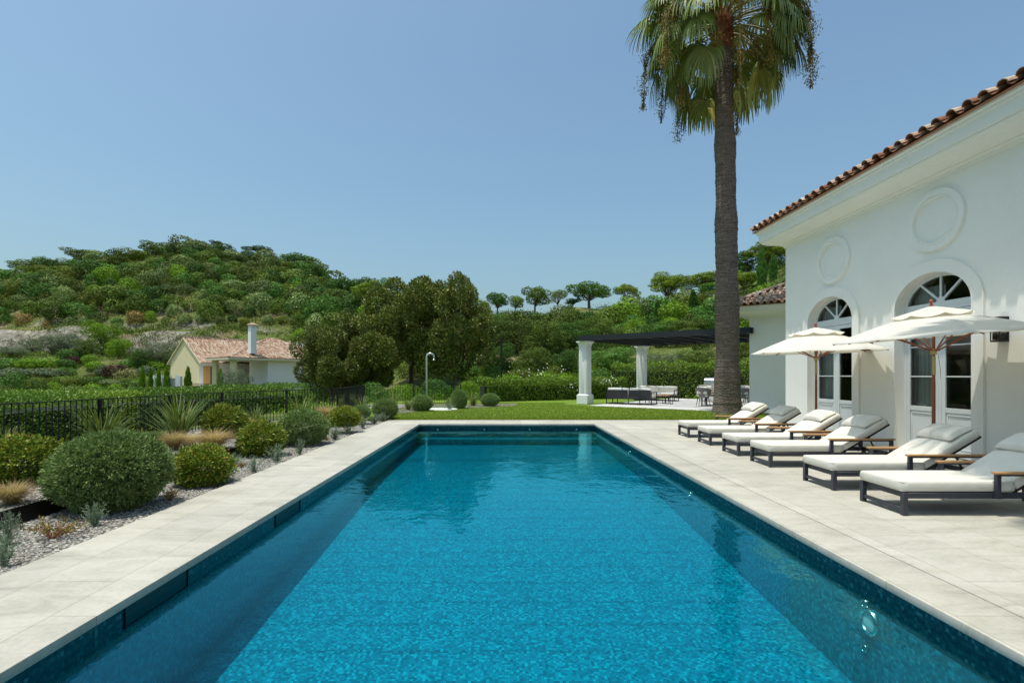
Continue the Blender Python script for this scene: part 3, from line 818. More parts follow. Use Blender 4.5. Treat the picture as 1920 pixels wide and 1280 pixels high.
b = MB(); b.bar(o0+pa*-.1, o0+pa*LA_, .12, .24); b.bar(o0+pb*LB_, o0+pb*LB_+pa*(LA_+.5), .12, .24); b.bar(o0+pb*.06, o0+pb*(LB_-.06), .12, .239); b.bar(o0+pa*LA_+pb*.06, o0+pa*LA_+pb*(LB_-.06), .12, .239)
b.v = [(x, y, z+.12) for x, y, z in b.v]
b.build('frame', DARK, PG)
for i in range(9):
    b = MB(); s = .95*(i+.6)
    if s > LA_-.3: break
    b.bar(o0+pa*s+pb*.07+Vector((0, 0, .12)), o0+pa*s+pb*(LB_-.07)+Vector((0, 0, .12)), .07, .17)
    b.build('rafter', DARK, PG)
b = MB(); k = 0
while .14+k*.17 < LB_-.1:
    q = o0+pb*(.14+k*.17)+Vector((0, 0, .225)); b.bar(q, q+pa*(LA_-.05), .016, .10); k += 1
b.build('slat_deck', DARK, PG)

# ---------------------------------------------------------------- sun loungers
m, t, o = newmat('lounger_fabric'); v = coords(t); n1 = noise(t, 3, 4, .6, v); n2 = noise(t, 420, 2, .5, v); n3 = noise(t, 9, 3, .5, v)
nr = bump(t, n2.outputs[0], .2, .002)
b2 = t.nodes.new('ShaderNodeBump'); b2.inputs['Strength'].default_value = .35; b2.inputs['Distance'].default_value = .02
t.links.new(n3.outputs[0], b2.inputs['Height']); t.links.new(nr, b2.inputs['Normal'])
principled(t, o, ramp(t, n1.outputs[0], [(.3, (.61, .58, .505)), (.7, (.68, .65, .575))]), .95, 0, b2.outputs[0], .1); FAB = m
m, t, o = newmat('teak'); v = coords(t, 'Object', (1.5, 26, 26)); n1 = noise(t, 2.5, 5, .6, v, .6)
principled(t, o, ramp(t, n1.outputs[0], [(.3, (.36, .185, .075)), (.7, (.52, .30, .14))]), .5, 0, bump(t, n1.outputs[0], .15, .002), .3); TEAK = m
ANTH = simple('anthracite_frame', (.040, .043, .058), (.052, .055, .070), 5, .42, .35, 200, .05)

def cushion(name, L, Wd, H, mat, parent, M=None, r=.035, crown=.012, nx=22, ny=12, seam=True, seed=0, wr=.0):
    # soft box with rounded edges, a crowned top and light sagging
    rng = np.random.default_rng(seed); ph = rng.random(6)*6.28
    def pt(u, v, side):   # u,v in -1..1
        x, y = u*(L/2-r), v*(Wd/2-r); return x, y
    rows = []; prof = []
    for k in range(7): a = math.pi/2*k/6; prof.append((math.cos(a), math.sin(a)))
    us = np.linspace(-1, 1, nx); vs_ = np.linspace(-1, 1, ny)
    mb = MB()
    def top(x, y):
        u, v = x/(L/2), y/(Wd/2)
        return crown*(1-u*u)*(1-v*v) + wr*(math.sin(x*31+ph[0]+y*9)*math.sin(y*23+ph[1]))*(1-u**4)*(1-v**4)
    P = [[(x, y, H/2+top(x, y)) for y in vs_*(Wd/2-r)] for x in us*(L/2-r)]
    mb.grid(P); P = [[(x, y, -H/2) for y in vs_*(Wd/2-r)] for x in us*(L/2-r)]; mb.grid([p[::-1] for p in P])
    ring = [(x, -(Wd/2-r)) for x in us*(L/2-r)] + [(L/2-r, y) for y in vs_[1:]*(Wd/2-r)] + [(x, Wd/2-r) for x in (us*(L/2-r))[::-1][1:]] + [(-(L/2-r), y) for y in (vs_*(Wd/2-r))[::-1][1:-1]]
    rows = []
    for x, y in ring:
        ex = (abs(abs(x)-(L/2-r)) < 1e-6)*np.sign(x); ey = (abs(abs(y)-(Wd/2-r)) < 1e-6)*np.sign(y)
        n_ = math.hypot(ex, ey) or 1; ex, ey = ex/n_, ey/n_
        if ex and ey: pass
        rr = []
        for k in range(6): a = math.pi/2*(1-k/5); rr.append((x+ex*math.cos(a)*r, y+ey*math.cos(a)*r, H/2-r+math.sin(a)*r + (top(x, y) if k == 0 else 0)))
        bul = .004
        rr.append((x+ex*(r+bul), y+ey*(r+bul), 0))
        for k in range(6): a = math.pi/2*k/5; rr.append((x+ex*math.cos(a)*r, y+ey*math.cos(a)*r, -(H/2-r)-math.sin(a)*r))
        rows.append(rr)
    mb.grid(rows, close=True)
    if seam:
        for z in (H/2-r*.35, -(H/2-r*.35)):
            mb.tube([(x*(1+(.72*r)/(L/2)), y*(1+(.72*r)/(Wd/2)), z) for x, y in ring[::2]+[ring[0]]], .0035, 5, cap=False)
    if M is not None: mb.v = [tuple(M @ Vector(v)) for v in mb.v]
    o = mb.build(name, mat, parent)
    return o
def pillow(name, L, Wd, H, mat, parent, M, seed=0):
    rng = np.random.default_rng(seed); mb = MB(); n = 18; P = [[], []]
    ph = rng.random(4)*6.28
    for s in (1, -1):
        rows = []
        for i in range(n+1):
            r_ = []
            for j in range(n+1):
                u, v = i/n*2-1, j/n*2-1
                h = ((1-u**4)*(1-v**4))**.55*H/2
                pin = 1-.05*(1-abs(u)**2)*(abs(v)**3) ; pin2 = 1-.05*(1-abs(v)**2)*(abs(u)**3)
                w = .006*math.sin(u*7+ph[0]+v*3)*math.sin(v*6+ph[1])*(1-u**2)*(1-v**2)*s
                r_.append((u*L/2*pin2, v*Wd/2*pin, s*h+w))
            rows.append(r_)
        mb.grid(rows if s == 1 else [r[::-1] for r in rows])
    mb.v = [tuple(M @ Vector(v)) for v in mb.v]
    return mb.build(name, mat, parent, recalc=False)

def make_lounger():
    T = thing('sun_lounger', 'x', 'sun lounger')
    w = .37; L = 2.12
    b = MB()
    for s in (-1, 1): b.box(0, L, s*w-.02*s-.02, s*w-.02*s+.02, .195, .262)
    b.box(.04, .085, -w+.04, w-.04, .196, .261); b.box(L-.045, L-.001, -w+.04, w-.04, .196, .261); b.box(1.10, 1.15, -w+.04, w-.04, .2, .24)
    b.box(.01, .05, -w+.05, w-.05, .05, .09)
    b.build('frame', ANTH, T, bevel=.003, seg=1)
    for x in (.0, L-.06):
        for s in (-1, 1):
            b = MB(); b.box(x, x+.055, s*w-.0275-.0275*s, s*w+.0275-.0275*s, 0, .262+.001); b.v = [(X+(-.001), Y*1.004, Z) for X, Y, Z in b.v]
            b.build('leg', ANTH, T, bevel=.003, seg=1)
    for s in (-1, 1):
        y = s*(w+.022)
        b = MB(); b.box(1.02, 1.07, y-.022, y+.022, .20, .455); b.box(2.04, 2.09, y-.022, y+.022, .20, .455); b.box(1.02, 2.09, y-.0215, y+.0215, .455, .475)
        a = b.build('arm_frame', ANTH, T, bevel=.002, seg=1)
        b = MB(); b.box(1.0, 2.12, y-.038, y+.038, .476, .502)
        t_ = b.build('armrest', TEAK, T, bevel=.006); 
    # slatted base under the seat
    b = MB()
    for k in range(9): b.box(.12+k*.11, .12+k*.11+.07, -w+.045, w-.045, .245, .262)
    b.build('seat_slats', ANTH, T)
    cushion('seat_cushion', 1.30, .73, .12, FAB, T, Matrix.Translation((.635, 0, .328)), r=.03, crown=.012, seed=2, wr=.002)
    a = R(31); hx, hz_ = 1.30, .285
    M = Matrix.Translation((hx, 0, hz_)) @ Matrix.Rotation(-a, 4, 'Y')
    cushion('back_cushion', .90, .72, .11, FAB, T, M @ Matrix.Translation((.45, 0, .058)), r=.032, crown=.02, seed=5, wr=.004)
    b = MB(); b.box(-.02, .90, -.335, -.30, -.028, 0); b.box(-.02, .90, .30, .335, -.028, 0)
    for x in (.0, .22, .44, .66, .865): b.box(x, x+.035, -.30, .30, -.027, -.001)
    b.v = [tuple(M @ Vector(v)) for v in b.v]; b.build('backrest_frame', BLACK, T)
    b = MB(); pt = M @ Vector((.55, 0, -.03))
    for s in (-.2, .2): b.bar((1.95, s, .23), (pt.x, s, pt.z), .02, .02)
    b.tube([(1.55, -.30, .28), (1.62, -.30, .31), (1.72, -.30, .29), (1.78, -.3, .25)], .010, 6)
    b.build('backrest_strut', BLACK, T)
    P = pillow('head_pillow', .36, .66, .15, FAB, T, M @ Matrix.Translation((.69, 0, .150)) @ Matrix.Rotation(R(4), 4, 'Y'), 3)
    b = MB()
    for s in (-.18, .18):
        b.box(.80, .925, s-.02, s+.02, .118, .122); b.box(.922, .926, s-.02, s+.02, -.03, .12)
    b.v = [tuple(M @ Vector(v)) for v in b.v]; q = b.build('strap', FAB, P)
    return T
LG = [(4.54, 6.04, 'nearest sun lounger to the camera, cut off by the frame, empty'),
      (4.555, 7.35, 'second sun lounger from the camera, in the shade of the nearer parasol'),
      (4.60, 9.18, 'sun lounger just past the nearer parasol, its pillow half in shade'),
      (4.61, 10.46, 'fully sunlit sun lounger between the two parasols, third from the far end'),
      (4.67, 12.03, 'sun lounger under the farther parasol with its pillow in shade'),
      (4.69, 13.51, 'farthest sun lounger, next to the palm trunk and lawn')]
L0 = make_lounger()
for i, (x, y, lab) in enumerate(LG):
    o = L0 if i == 0 else copy_tree(L0)
    o.location = (x, y+.37, .001); o['label'] = lab; o['group'] = 'sun loungers in a row beside the pool'
    o.rotation_euler = (0, 0, (0, .004, -.006, .005, -.004, .006)[i])

# ---------------------------------------------------------------- parasols
m, t, o = newmat('canvas'); v = coords(t); n1 = noise(t, 300, 2, .5, v); n2 = noise(t, 3, 3, .5, v)
c = ramp(t, n2.outputs[0], [(.3, (.74, .72, .66)), (.7, (.79, .775, .72))])
p = principled(t, None, c, .9, 0, bump(t, n1.outputs[0], .2, .002), .1)
tl = t.nodes.new('ShaderNodeBsdfTranslucent'); tl.inputs[0].default_value = (.80, .72, .52, 1)
mx = t.nodes.new('ShaderNodeMixShader'); mx.inputs[0].default_value = .28
t.links.new(p.outputs[0], mx.inputs[1]); t.links.new(tl.outputs[0], mx.inputs[2]); t.links.new(mx.outputs[0], o.inputs[0]); CANVAS = m
WOODR = simple('parasol_wood', (.22, .055, .020), (.33, .095, .035), 6, .38, 0, 0)
BRASS = simple('brass', (.55, .40, .18), None, 1, .35, 1)
def parasol(x, y, label, r=1.44, zr=2.16, za=2.62, rot=R(22.5), tilt=0.0):
    T = thing('parasol', label, 'parasol', (x, y, 0), 0, 'white parasols between the loungers')
    b = MB(); b.tube([(0, 0, .06), (0, 0, 1.5)], .026, 14); b.tube([(0, 0, 1.5), (0, 0, 2.63)], .022, 14); b.build('pole', WOODR, T)
    b = MB(); b.tube([(0, 0, 1.60), (0, 0, 1.90)], .0285, 14); b.tube([(0, 0, 1.93), (0, 0, 2.02)], .045, 12); b.build('sleeve', BRASS, T)
    b = MB(); b.lathe([(.001, .075), (.05, .075), (.055, .04), (.27, .035), (.28, .0), (.001, 0)], 28); b.tube([(0, 0, .04), (0, 0, .32)], .033, 14)
    b.build('base', ANTH, T)
    M = Matrix.Translation((0, 0, zr)) @ Matrix.Rotation(tilt, 4, 'Y') @ Matrix.Translation((0, 0, -zr))
    def F(pts): return [tuple(M @ Vector(p)) for p in pts]
    def shell(r0, r1, z0, z1, sag, drop, nseg=8, nu=9, nr=8, wr=0):
        mb = MB(); rows = []
        rng = np.random.default_rng(int(x*100))
        for i in range(nseg*nu+1):
            a = rot + 2*math.pi*i/(nseg*nu); f = (i % nu)/nu; edge = 4*f*(1-f)
            rowp = []
            for j in range(nr+1):
                s = j/nr; rad = r0+(r1-r0)*s; poly = math.cos(math.pi/nseg)/math.cos(math.pi/nseg - 2*math.pi/nseg*f if f < .5 else math.pi/nseg - 2*math.pi/nseg*(1-f))
                poly = math.cos(math.pi/nseg)/math.cos(2*math.pi/nseg*(f-.5))
                poly = poly*(1-.018*edge*s)
                z = z1+(z0-z1)*(s**1.06) - sag*edge*s + .0
                z += wr*math.sin(a*26+s*3)*math.sin(s*math.pi)*edge
                rowp.append((rad*poly*math.cos(a), rad*poly*math.sin(a), z))
            if drop: 
                X, Y, Z = rowp[-1]; rowp.append((X*1.001, Y*1.001, Z-drop))
            rows.append(rowp)
        mb.grid(rows); return mb
    mb = shell(.30, r, zr, za-.075, .012, .012, wr=.005)
    mb.v = F(mb.v); cn = mb.build('canopy', CANVAS, T, recalc=False)
    mb = shell(.02, .56, za-.085, za+.055, .045, .0, wr=.0, nr=6); mb.v = F(mb.v)
    mb.build('vent_cap', CANVAS, T, recalc=False)
    for k in range(8):
        a = rot + 2*math.pi*k/8; ca, sa = math.cos(a), math.sin(a)
        b = MB(); b.bar((.03*ca, .03*sa, za-.055), (r*.985*ca, r*.985*sa, zr-.022), .022, .022); b.v = F(b.v)
        rb = b.build('rib', WOODR, T, bevel=.003, seg=1)
        b = MB(); b.bar((.04*ca, .04*sa, 1.985), (r*.56*ca, r*.56*sa, zr+(za-zr)*.42-.03), .018, .018); b.v = F(b.v); b.build('strut', WOODR, rb)
    b = MB(); b.lathe([(.001, .0), (.03, .0), (.034, .02), (.02, .04), (.016, .06), (.03, .085), (.03, .10), (.012, .125), (.001, .13)], 14, (0, 0, za+.04)); b.v = F(b.v)
    b.build('finial', simple('finial_wood', (.28, .05, .03), (.36, .08, .04), 8, .35), T)
    cr = []
    for k in range(15):
        s = k/14; cr.append((.03+.05*math.sin(s*math.pi), -.045, 1.95-.85*s if s < .5 else 1.95-.85*(1-s)))
    b = MB(); b.tube(cr, .004, 5); b.build('cord', simple('cord', (.5, .47, .4)), T)
    return T
parasol(7.03, 8.7, 'white eight sided parasol nearer the camera, tilted slightly toward the pool', tilt=-.075, zr=2.23, za=2.66)
parasol(7.17, 12.2, 'white eight sided parasol farther from the camera, before the smaller looking arch', tilt=-.02, zr=2.12, za=2.62, rot=R(10), r=1.37)

# ---------------------------------------------------------------- garden furniture on the patio
ROPE = simple('woven_rope', (.17, .14, .12), (.27, .235, .205), 60, .85, 0, 90, .5, .01)
CREAM = simple('cream_cushion', (.68, .66, .61), (.74, .72, .67), 3, .95, 0, 200, .1)
MESHF = simple('black_mesh_fabric', (.018, .018, .02), (.03, .03, .034), 30, .8)
aR = math.atan2(-.56, .83)
def sofa(loc, rz, label, L=2.45, pil=True):
    T = thing('sofa', label, 'sofa', loc, rz, 'outdoor sofas under the pergola'); D = .86
    b = MB()
    for x in (0, L):
        for y in (0, D): b.box(x-.02, x+.02, y-.02, y+.02, 0, .66)
    for x in (0, L): b.bar((x, .02, .64), (x, D-.02, .64), .038, .04); b.bar((x, .02, .02), (x, D-.02, .02), .038, .04)
    b.bar((.02, 0, .30), (L-.02, 0, .30), .04, .05); b.bar((.02, D, .30), (L-.02, D, .30), .04, .05); b.bar((.02, 0, .02), (L-.02, 0, .02), .038, .038); b.bar((.02, D, .02), (L-.02, D, .02), .038, .038)
    for x in (L*.25, L*.5, L*.75): b.bar((x, 0, .04), (x, 0, .28), .035, .035)
    for x in (0, L): b.bar((x, .02, .30), (x, D-.02, .30), .038, .05)
    b.build('frame', BLACK, T)
    for k in range(2):
        b = MB(); x0, x1 = .03+k*(L/2-.01), (k+1)*(L/2)-.03; n = 8
        b.grid([[(x0+(x1-x0)*i/n, -.02-.03*math.sin(math.pi*i/n), z) for z in (.30, .45, .74)] for i in range(n+1)])
        b.box(x0, x1, -.03, 0, .735, .76)
        b.build('back_panel', MESHF, T)
        cushion('seat_cushion', L/2-.05, D-.12, .15, CREAM, T, Matrix.Translation(((x0+x1)/2, D/2+.06, .40)), r=.03, nx=8, ny=8, seed=k)
        M = Matrix.Translation(((x0+x1)/2, .12, .66)) @ Matrix.Rotation(R(80), 4, 'X')
        cushion('back_cushion', L/2-.06, .42, .16, CREAM, T, M, r=.05, nx=8, ny=8, seed=k+4)
    if pil:
        for x, r_ in ((L*.55, 12), (L*.82, -10)):
            pillow('throw_pillow', .46, .46, .16, CREAM, T, Matrix.Translation((x, .34, .68)) @ Matrix.Rotation(R(r_), 4, 'Z') @ Matrix.Rotation(R(68), 4, 'X'), 5)
    return T
s1 = sofa((5.60, 28.75, .032), aR, 'black framed outdoor sofa seen from behind, cream cushions', pil=False)
s2 = sofa((0, 0, 0), 0, 'cream cushioned outdoor sofa facing the pool, in front of the hedge')
s2.location = (10.55, 32.0, .032); s2.rotation_euler = (0, 0, aR+math.pi)
def low_table(loc, label, L=1.2, Wd=.7, h=.42):
    T = thing('coffee_table', label, 'coffee table', loc, aR)
    b = MB()
    for k in range(8): b.box(0, L, k*Wd/8+.004, (k+1)*Wd/8-.004, h-.03, h)
    b.build('tabletop', TEAK, T)
    b = MB(); b.box(.02, L-.02, .02, Wd-.02, h-.07, h-.032); b.build('apron', BLACK, T)
    for x in (.04, L-.04):
        for y in (.04, Wd-.04):
            b = MB(); b.box(x-.018, x+.018, y-.018, y+.018, 0, h-.07); b.build('leg', BLACK, T)
    return T
low_table((7.9, 29.7, .032), 'low teak topped coffee table between the two outdoor sofas')
T = thing('side_table', 'small square teak topped table beside the cream sofa', 'side table', (8.55, 28.6, .032), aR)
b = MB(); b.box(0, .45, 0, .45, .47, .50); b.build('tabletop', TEAK, T, bevel=.004)
b = MB()
for x in (.02, .43):
    for y in (.02, .43): b.box(x-.012, x+.012, y-.012, y+.012, 0, .47)
b.bar((.02, .02, .02), (.02, .43, .02), .02, .02); b.bar((.43, .02, .02), (.43, .43, .02), .02, .02); b.build('frame', BLACK, T)
T = thing('wicker_lantern', 'small tan wicker lantern on the sofa arm side', 'lantern', (8.0, 29.5, .452), 0)
T.location = (8.15, 29.75, .452)
b = MB(); b.lathe([(.001, 0), (.10, 0), (.13, .08), (.13, .20), (.09, .29), (.05, .31)], 14); b.build('body', simple('wicker', (.42, .25, .13), (.55, .36, .2), 40, .8), T)
b = MB(); b.tube([(-.08, 0, .28), (-.07, 0, .40), (0, 0, .46), (.07, 0, .40), (.08, 0, .28)], .008, 6); b.build('handle', simple('wicker', (.42, .25, .13)), T)

dt = Vector((10.2, 27.3, .032)); dA = Vector((math.cos(aR), math.sin(aR), 0)); dB = Vector((-math.sin(aR), math.cos(aR), 0))
T = thing('dining_table', 'long teak topped outdoor dining table behind the palm trunk', 'table', dt, aR)
b = MB()
for k in range(9): b.box(-.1, 2.5, -.5+k*.111+.003, -.5+(k+1)*.111-.003, .78, .81)
b.build('tabletop', TEAK, T)
for x in (.1, 2.3):
    for y in (-.42, .42):
        b = MB(); b.bar((x, y, 0), (x, y, .78), .06, .06); b.build('leg', BLACK, T)
def dining_chair():
    T = thing('dining_chair', 'x', 'chair')
    cushion('seat_cushion', .46, .46, .08, CREAM, T, Matrix.Translation((0, 0, .48)), r=.03, nx=6, ny=6)
    b = MB(); n = 22; rows = []
    for i in range(n+1):
        a = R(-25)+R(230)*i/n; rr = []
        for j in range(6):
            s = j/5; R_ = .24+.10*s; top = .40+.44*s*(0.62+.38*math.sin(max(0, min(1, i/n))*math.pi))
            rr.append((R_*math.cos(a), -.0+R_*math.sin(a), top))
        rows.append(rr)
    b.grid(rows); b.v = [(x, -y, z) for x, y, z in b.v]
    b.build('woven_back', ROPE, T)
    b = MB(); b.lathe([(.001, .40), (.24, .40), (.26, .44), (.001, .44)], 16); b.build('seat_frame', ROPE, T)
    for sx_ in (-1, 1):
        for sy_ in (-1, 1):
            b = MB(); b.tube([(sx_*.17, sy_*.17, .42), (sx_*.24, sy_*.25, 0)], [.017, .012], 8); b.build('leg', BLACK, T)
    pillow('back_cushion', .44, .36, .14, CREAM, T, Matrix.Translation((0, -.20, .72)) @ Matrix.Rotation(R(78), 4, 'X'), 2)
    return T
ch = dining_chair(); first = True
CL = ['woven dining chair at the near end left corner of the teak table', 'woven dining chair mostly behind the palm trunk, near side of the table', 'woven dining chair just right of the palm trunk',
      'woven dining chair across the table toward the cream sofa', 'woven dining chair across the table, middle of the far side', 'woven dining chair across the table next to the outdoor kitchen']
for i in range(6):
    side = -1 if i < 3 else 1; k = i % 3
    p = dt + dA*(.25+k*.93) + dB*(side*.78)
    o = ch if first else copy_tree(ch); first = False
    o.location = p; o.scale = (1.14, 1.14, 1.10); o.rotation_euler = (0, 0, aR + (0 if side < 0 else math.pi)); o['label'] = CL[i]; o['group'] = 'woven chairs around the dining table'

KIT = simple('kitchen_white', (.70, .71, .70), (.66, .67, .66), 3, .6)
T = thing('outdoor_kitchen', 'white outdoor kitchen counter with drawers behind the dining table', 'counter', Vector((10.9, 31.6, .032))+dA*.7, aR)
b = MB(); b.box(0, 5.2, 0, .7, .06, .90); b.build('cabinet', KIT, T, bevel=.004, seg=1)
b = MB(); b.box(-.03, 5.23, -.03, .73, .905, .95); b.build('worktop', simple('worktop', (.5, .49, .46), (.44, .43, .41), 5, .4), T, bevel=.004, seg=1)
for k in range(6):
    b = MB(); b.box(.06+k*.86, .06+k*.86+.80, -.018, -.001, .56, .86); b.build('drawer', KIT, T, bevel=.003, seg=1)
    b = MB(); b.box(.06+k*.86, .06+k*.86+.80, -.018, -.001, .10, .53); b.build('cupboard_door', KIT, T, bevel=.003, seg=1)
T = thing('barbecue', 'stainless steel gas barbecue with closed lid on the outdoor kitchen', 'barbecue', Vector((10.9, 31.6, .982))+dA*.95+dB*.1, aR)
b = MB(); b.box(0, .95, 0, .55, 0, .20); b.build('body', CHROME, T, bevel=.01)
b = MB(); rows = []
for i in range(11):
    a = math.pi*.5*i/10; rows.append([(0.02, .02+.27*(1-math.cos(a)), .20+.24*math.sin(a)), (.93, .02+.27*(1-math.cos(a)), .20+.24*math.sin(a))])
rows += [[(.02, .53, .42), (.93, .53, .42)], [(.02, .53, .20), (.93, .53, .20)]]
b.grid(rows, smooth=False)
for x in (.02, .93): b.add([(x, r[0][1], r[0][2]) for r in rows], [tuple(range(len(rows)))])
b.build('lid', CHROME, T); b = MB(); b.tube([(.12, -.03, .30), (.83, -.03, .30)], .013, 8); b.bar((.14, -.03, .3), (.14, .06, .3), .015, .015); b.bar((.81, -.03, .3), (.81, .06, .3), .015, .015)
b.build('handle', CHROME, T)
for k in range(4):
    b = MB(); b.tube([(.18+k*.2, 0, .10), (.18+k*.2, -.035, .10)], .022, 12); b.build('knob', BLACK, T)

# shower, garden lamp, fence
T = thing('garden_shower', 'brushed steel outdoor shower post with a hooked top', 'shower', (-3.55, 24.9, .02))
pts = [(0, 0, 0), (0, 0, 2.40)] + [(.17-.17*math.cos(R(a)), 0, 2.40+.17*math.sin(R(a))) for a in range(20, 181, 20)] + [(.34, 0, 2.30)]
b = MB(); b.tube(pts, .045, 14); b.build('post', CHROME, T)
b = MB(); b.lathe([(.001, .02), (.07, .02), (.06, .06), (.03, .08)], 14, (.34, 0, 2.22)); b.build('shower_head', CHROME, T)
b = MB(); b.tube([(0, -.05, 1.1), (0, -.10, 1.1)], .025, 10); b.build('tap', CHROME, T)
T = tag(thing('shower_tray', None, None, (-2.8, 24.3, .014)), 'round pale stone shower base set in the lawn', 'shower base')
b = MB(); b.lathe([(.001, .03), (.72, .03), (.75, .02), (.75, -.03)], 40); b.build('disc', WHITE, T)
T = thing('garden_lamp', 'thin black garden lamp post by the hedge', 'lamp post', (-.08, 34.0, .0))
b = MB(); b.tube([(0, 0, 0), (0, 0, 3.75)], .055, 10); b.build('post', BLACK, T)
b = MB(); b.box(-.09, .09, -.09, .09, 3.75, 3.95); b.bar((0, 0, 3.7), (.35, 0, 3.7), .06, .06); b.box(.26, .42, -.07, .07, 3.62, 3.70); b.build('lamp_head', BLACK, T)

FP = [Vector(p) for p in ((-8.6, 2.0, .12), (-8.45, 8.9, .12), (-7.95, 15.1, .12), (-5.95, 19.2, .10), (-6.9, 26.6, .08), (-2.2, 28.0, .05))]
FT = [1.17, 1.10, 1.09, 1.10, 1.08, 1.10]
T = thing('garden_fence', 'black metal railing fence with thin vertical bars along the planted bed', 'fence', FP[1])
def FPp(o): o.parent = T; o.matrix_parent_inverse = Matrix.Translation(-T.location); return o
for k in range(5):
    p, q = FP[k], FP[k+1]; L = (q-p).length; d = (q-p)/L
    zt0, zt1 = FT[k], FT[k+1]
    b = MB(); b.bar(Vector((p.x, p.y, zt0)), Vector((q.x, q.y, zt1)), .035, .018); FPp(b.build('top_rail', BLACK, None))
    b = MB(); b.bar(p+Vector((0, 0, .07)), q+Vector((0, 0, .07)), .03, .014); FPp(b.build('bottom_rail', BLACK, None))
    b = MB(); n = int(L/.125)
    for i in range(1, n):
        s = i*L/n; c = p+d*s; zt = zt0+(zt1-zt0)*s/L
        b.bar((c.x, c.y, p.z+.02), (c.x, c.y, zt-.01), .014, .014, up=(d.x, d.y, 0))
    FPp(b.build('bars', BLACK, None))
    npost = max(1, round(L/2.4))
    for i in range(npost+(k == 4)):
        s = i*L/npost; c = p+d*s; zt = zt0+(zt1-zt0)*s/L
        b = MB(); b.box(c.x-.03, c.x+.03, c.y-.03, c.y+.03, p.z-.1, zt-.012); FPp(b.build('post', BLACK, None))

# ---------------------------------------------------------------- palm
FROND = leafmat('palm_frond', (.045, .080, .024), (.120, .160, .052), (.29, .27, .10), .22, .48, .25, .4)
STEM = simple('palm_stem', (.16, .17, .05), (.22, .20, .07), 4, .5)
def frond_mesh(seed, el, L=1.9, fr=1.5, droop=1.0):
    # stalk leaves the crown at elevation el (radians) along +x, bending down; fan of blades at the end
    rng = np.random.default_rng(seed); pts = []; p = np.array([0, 0, 0.]); a = el
    n = 8
    for i in range(n+1):
        pts.append(p.copy()); p = p + np.array([math.cos(a), 0, math.sin(a)])*L/n; a -= droop*.10*(1+.3*rng.random())
    d = np.array([math.cos(a), 0, math.sin(a)]); side = np.array([0, 1., 0]); up = np.cross(d, side)*-1
    if up[2] < 0: up = -up
    base = pts[-1]; Q = []
    nseg = 38
    for k in range(nseg):
        th = R(-128+256*k/(nseg-1)) + rng.normal()*.03
        ll = fr*(.62+.38*math.cos(th*.62))*(.92+.14*rng.random())
        dr = unit((d*math.cos(th) + side*math.sin(th) + up*(.16-.28*abs(math.sin(th))))[None])[0]
        pr = base; w0 = .012; prevL = None; cur = dr.copy(); ns = 6
        sd_ = unit(np.cross(cur, up)[None])[0]
        for s in range(ns):
            f0, f1 = s/ns, (s+1)/ns
            w = lambda f: (.010+.030*min(1, f*2.4)*(1-max(0, (f-.55)/.45))**.8)
            nx_ = pr + cur*ll/ns
            Q.append([pr - sd_*w(f0), pr + sd_*w(f0), nx_ + sd_*w(f1), nx_ - sd_*w(f1)])
            pr = nx_; g = (0.06 if s < 1 else .30+.35*rng.random())*droop
            cur = unit((cur + np.array([0, 0, -g]))[None])[0]
    tint = np.repeat(np.clip(rng.random(nseg)*.5+.1+(rng.random(nseg) > .93)*.4, 0, 1), 6)
    return pts, np.array(Q), tint
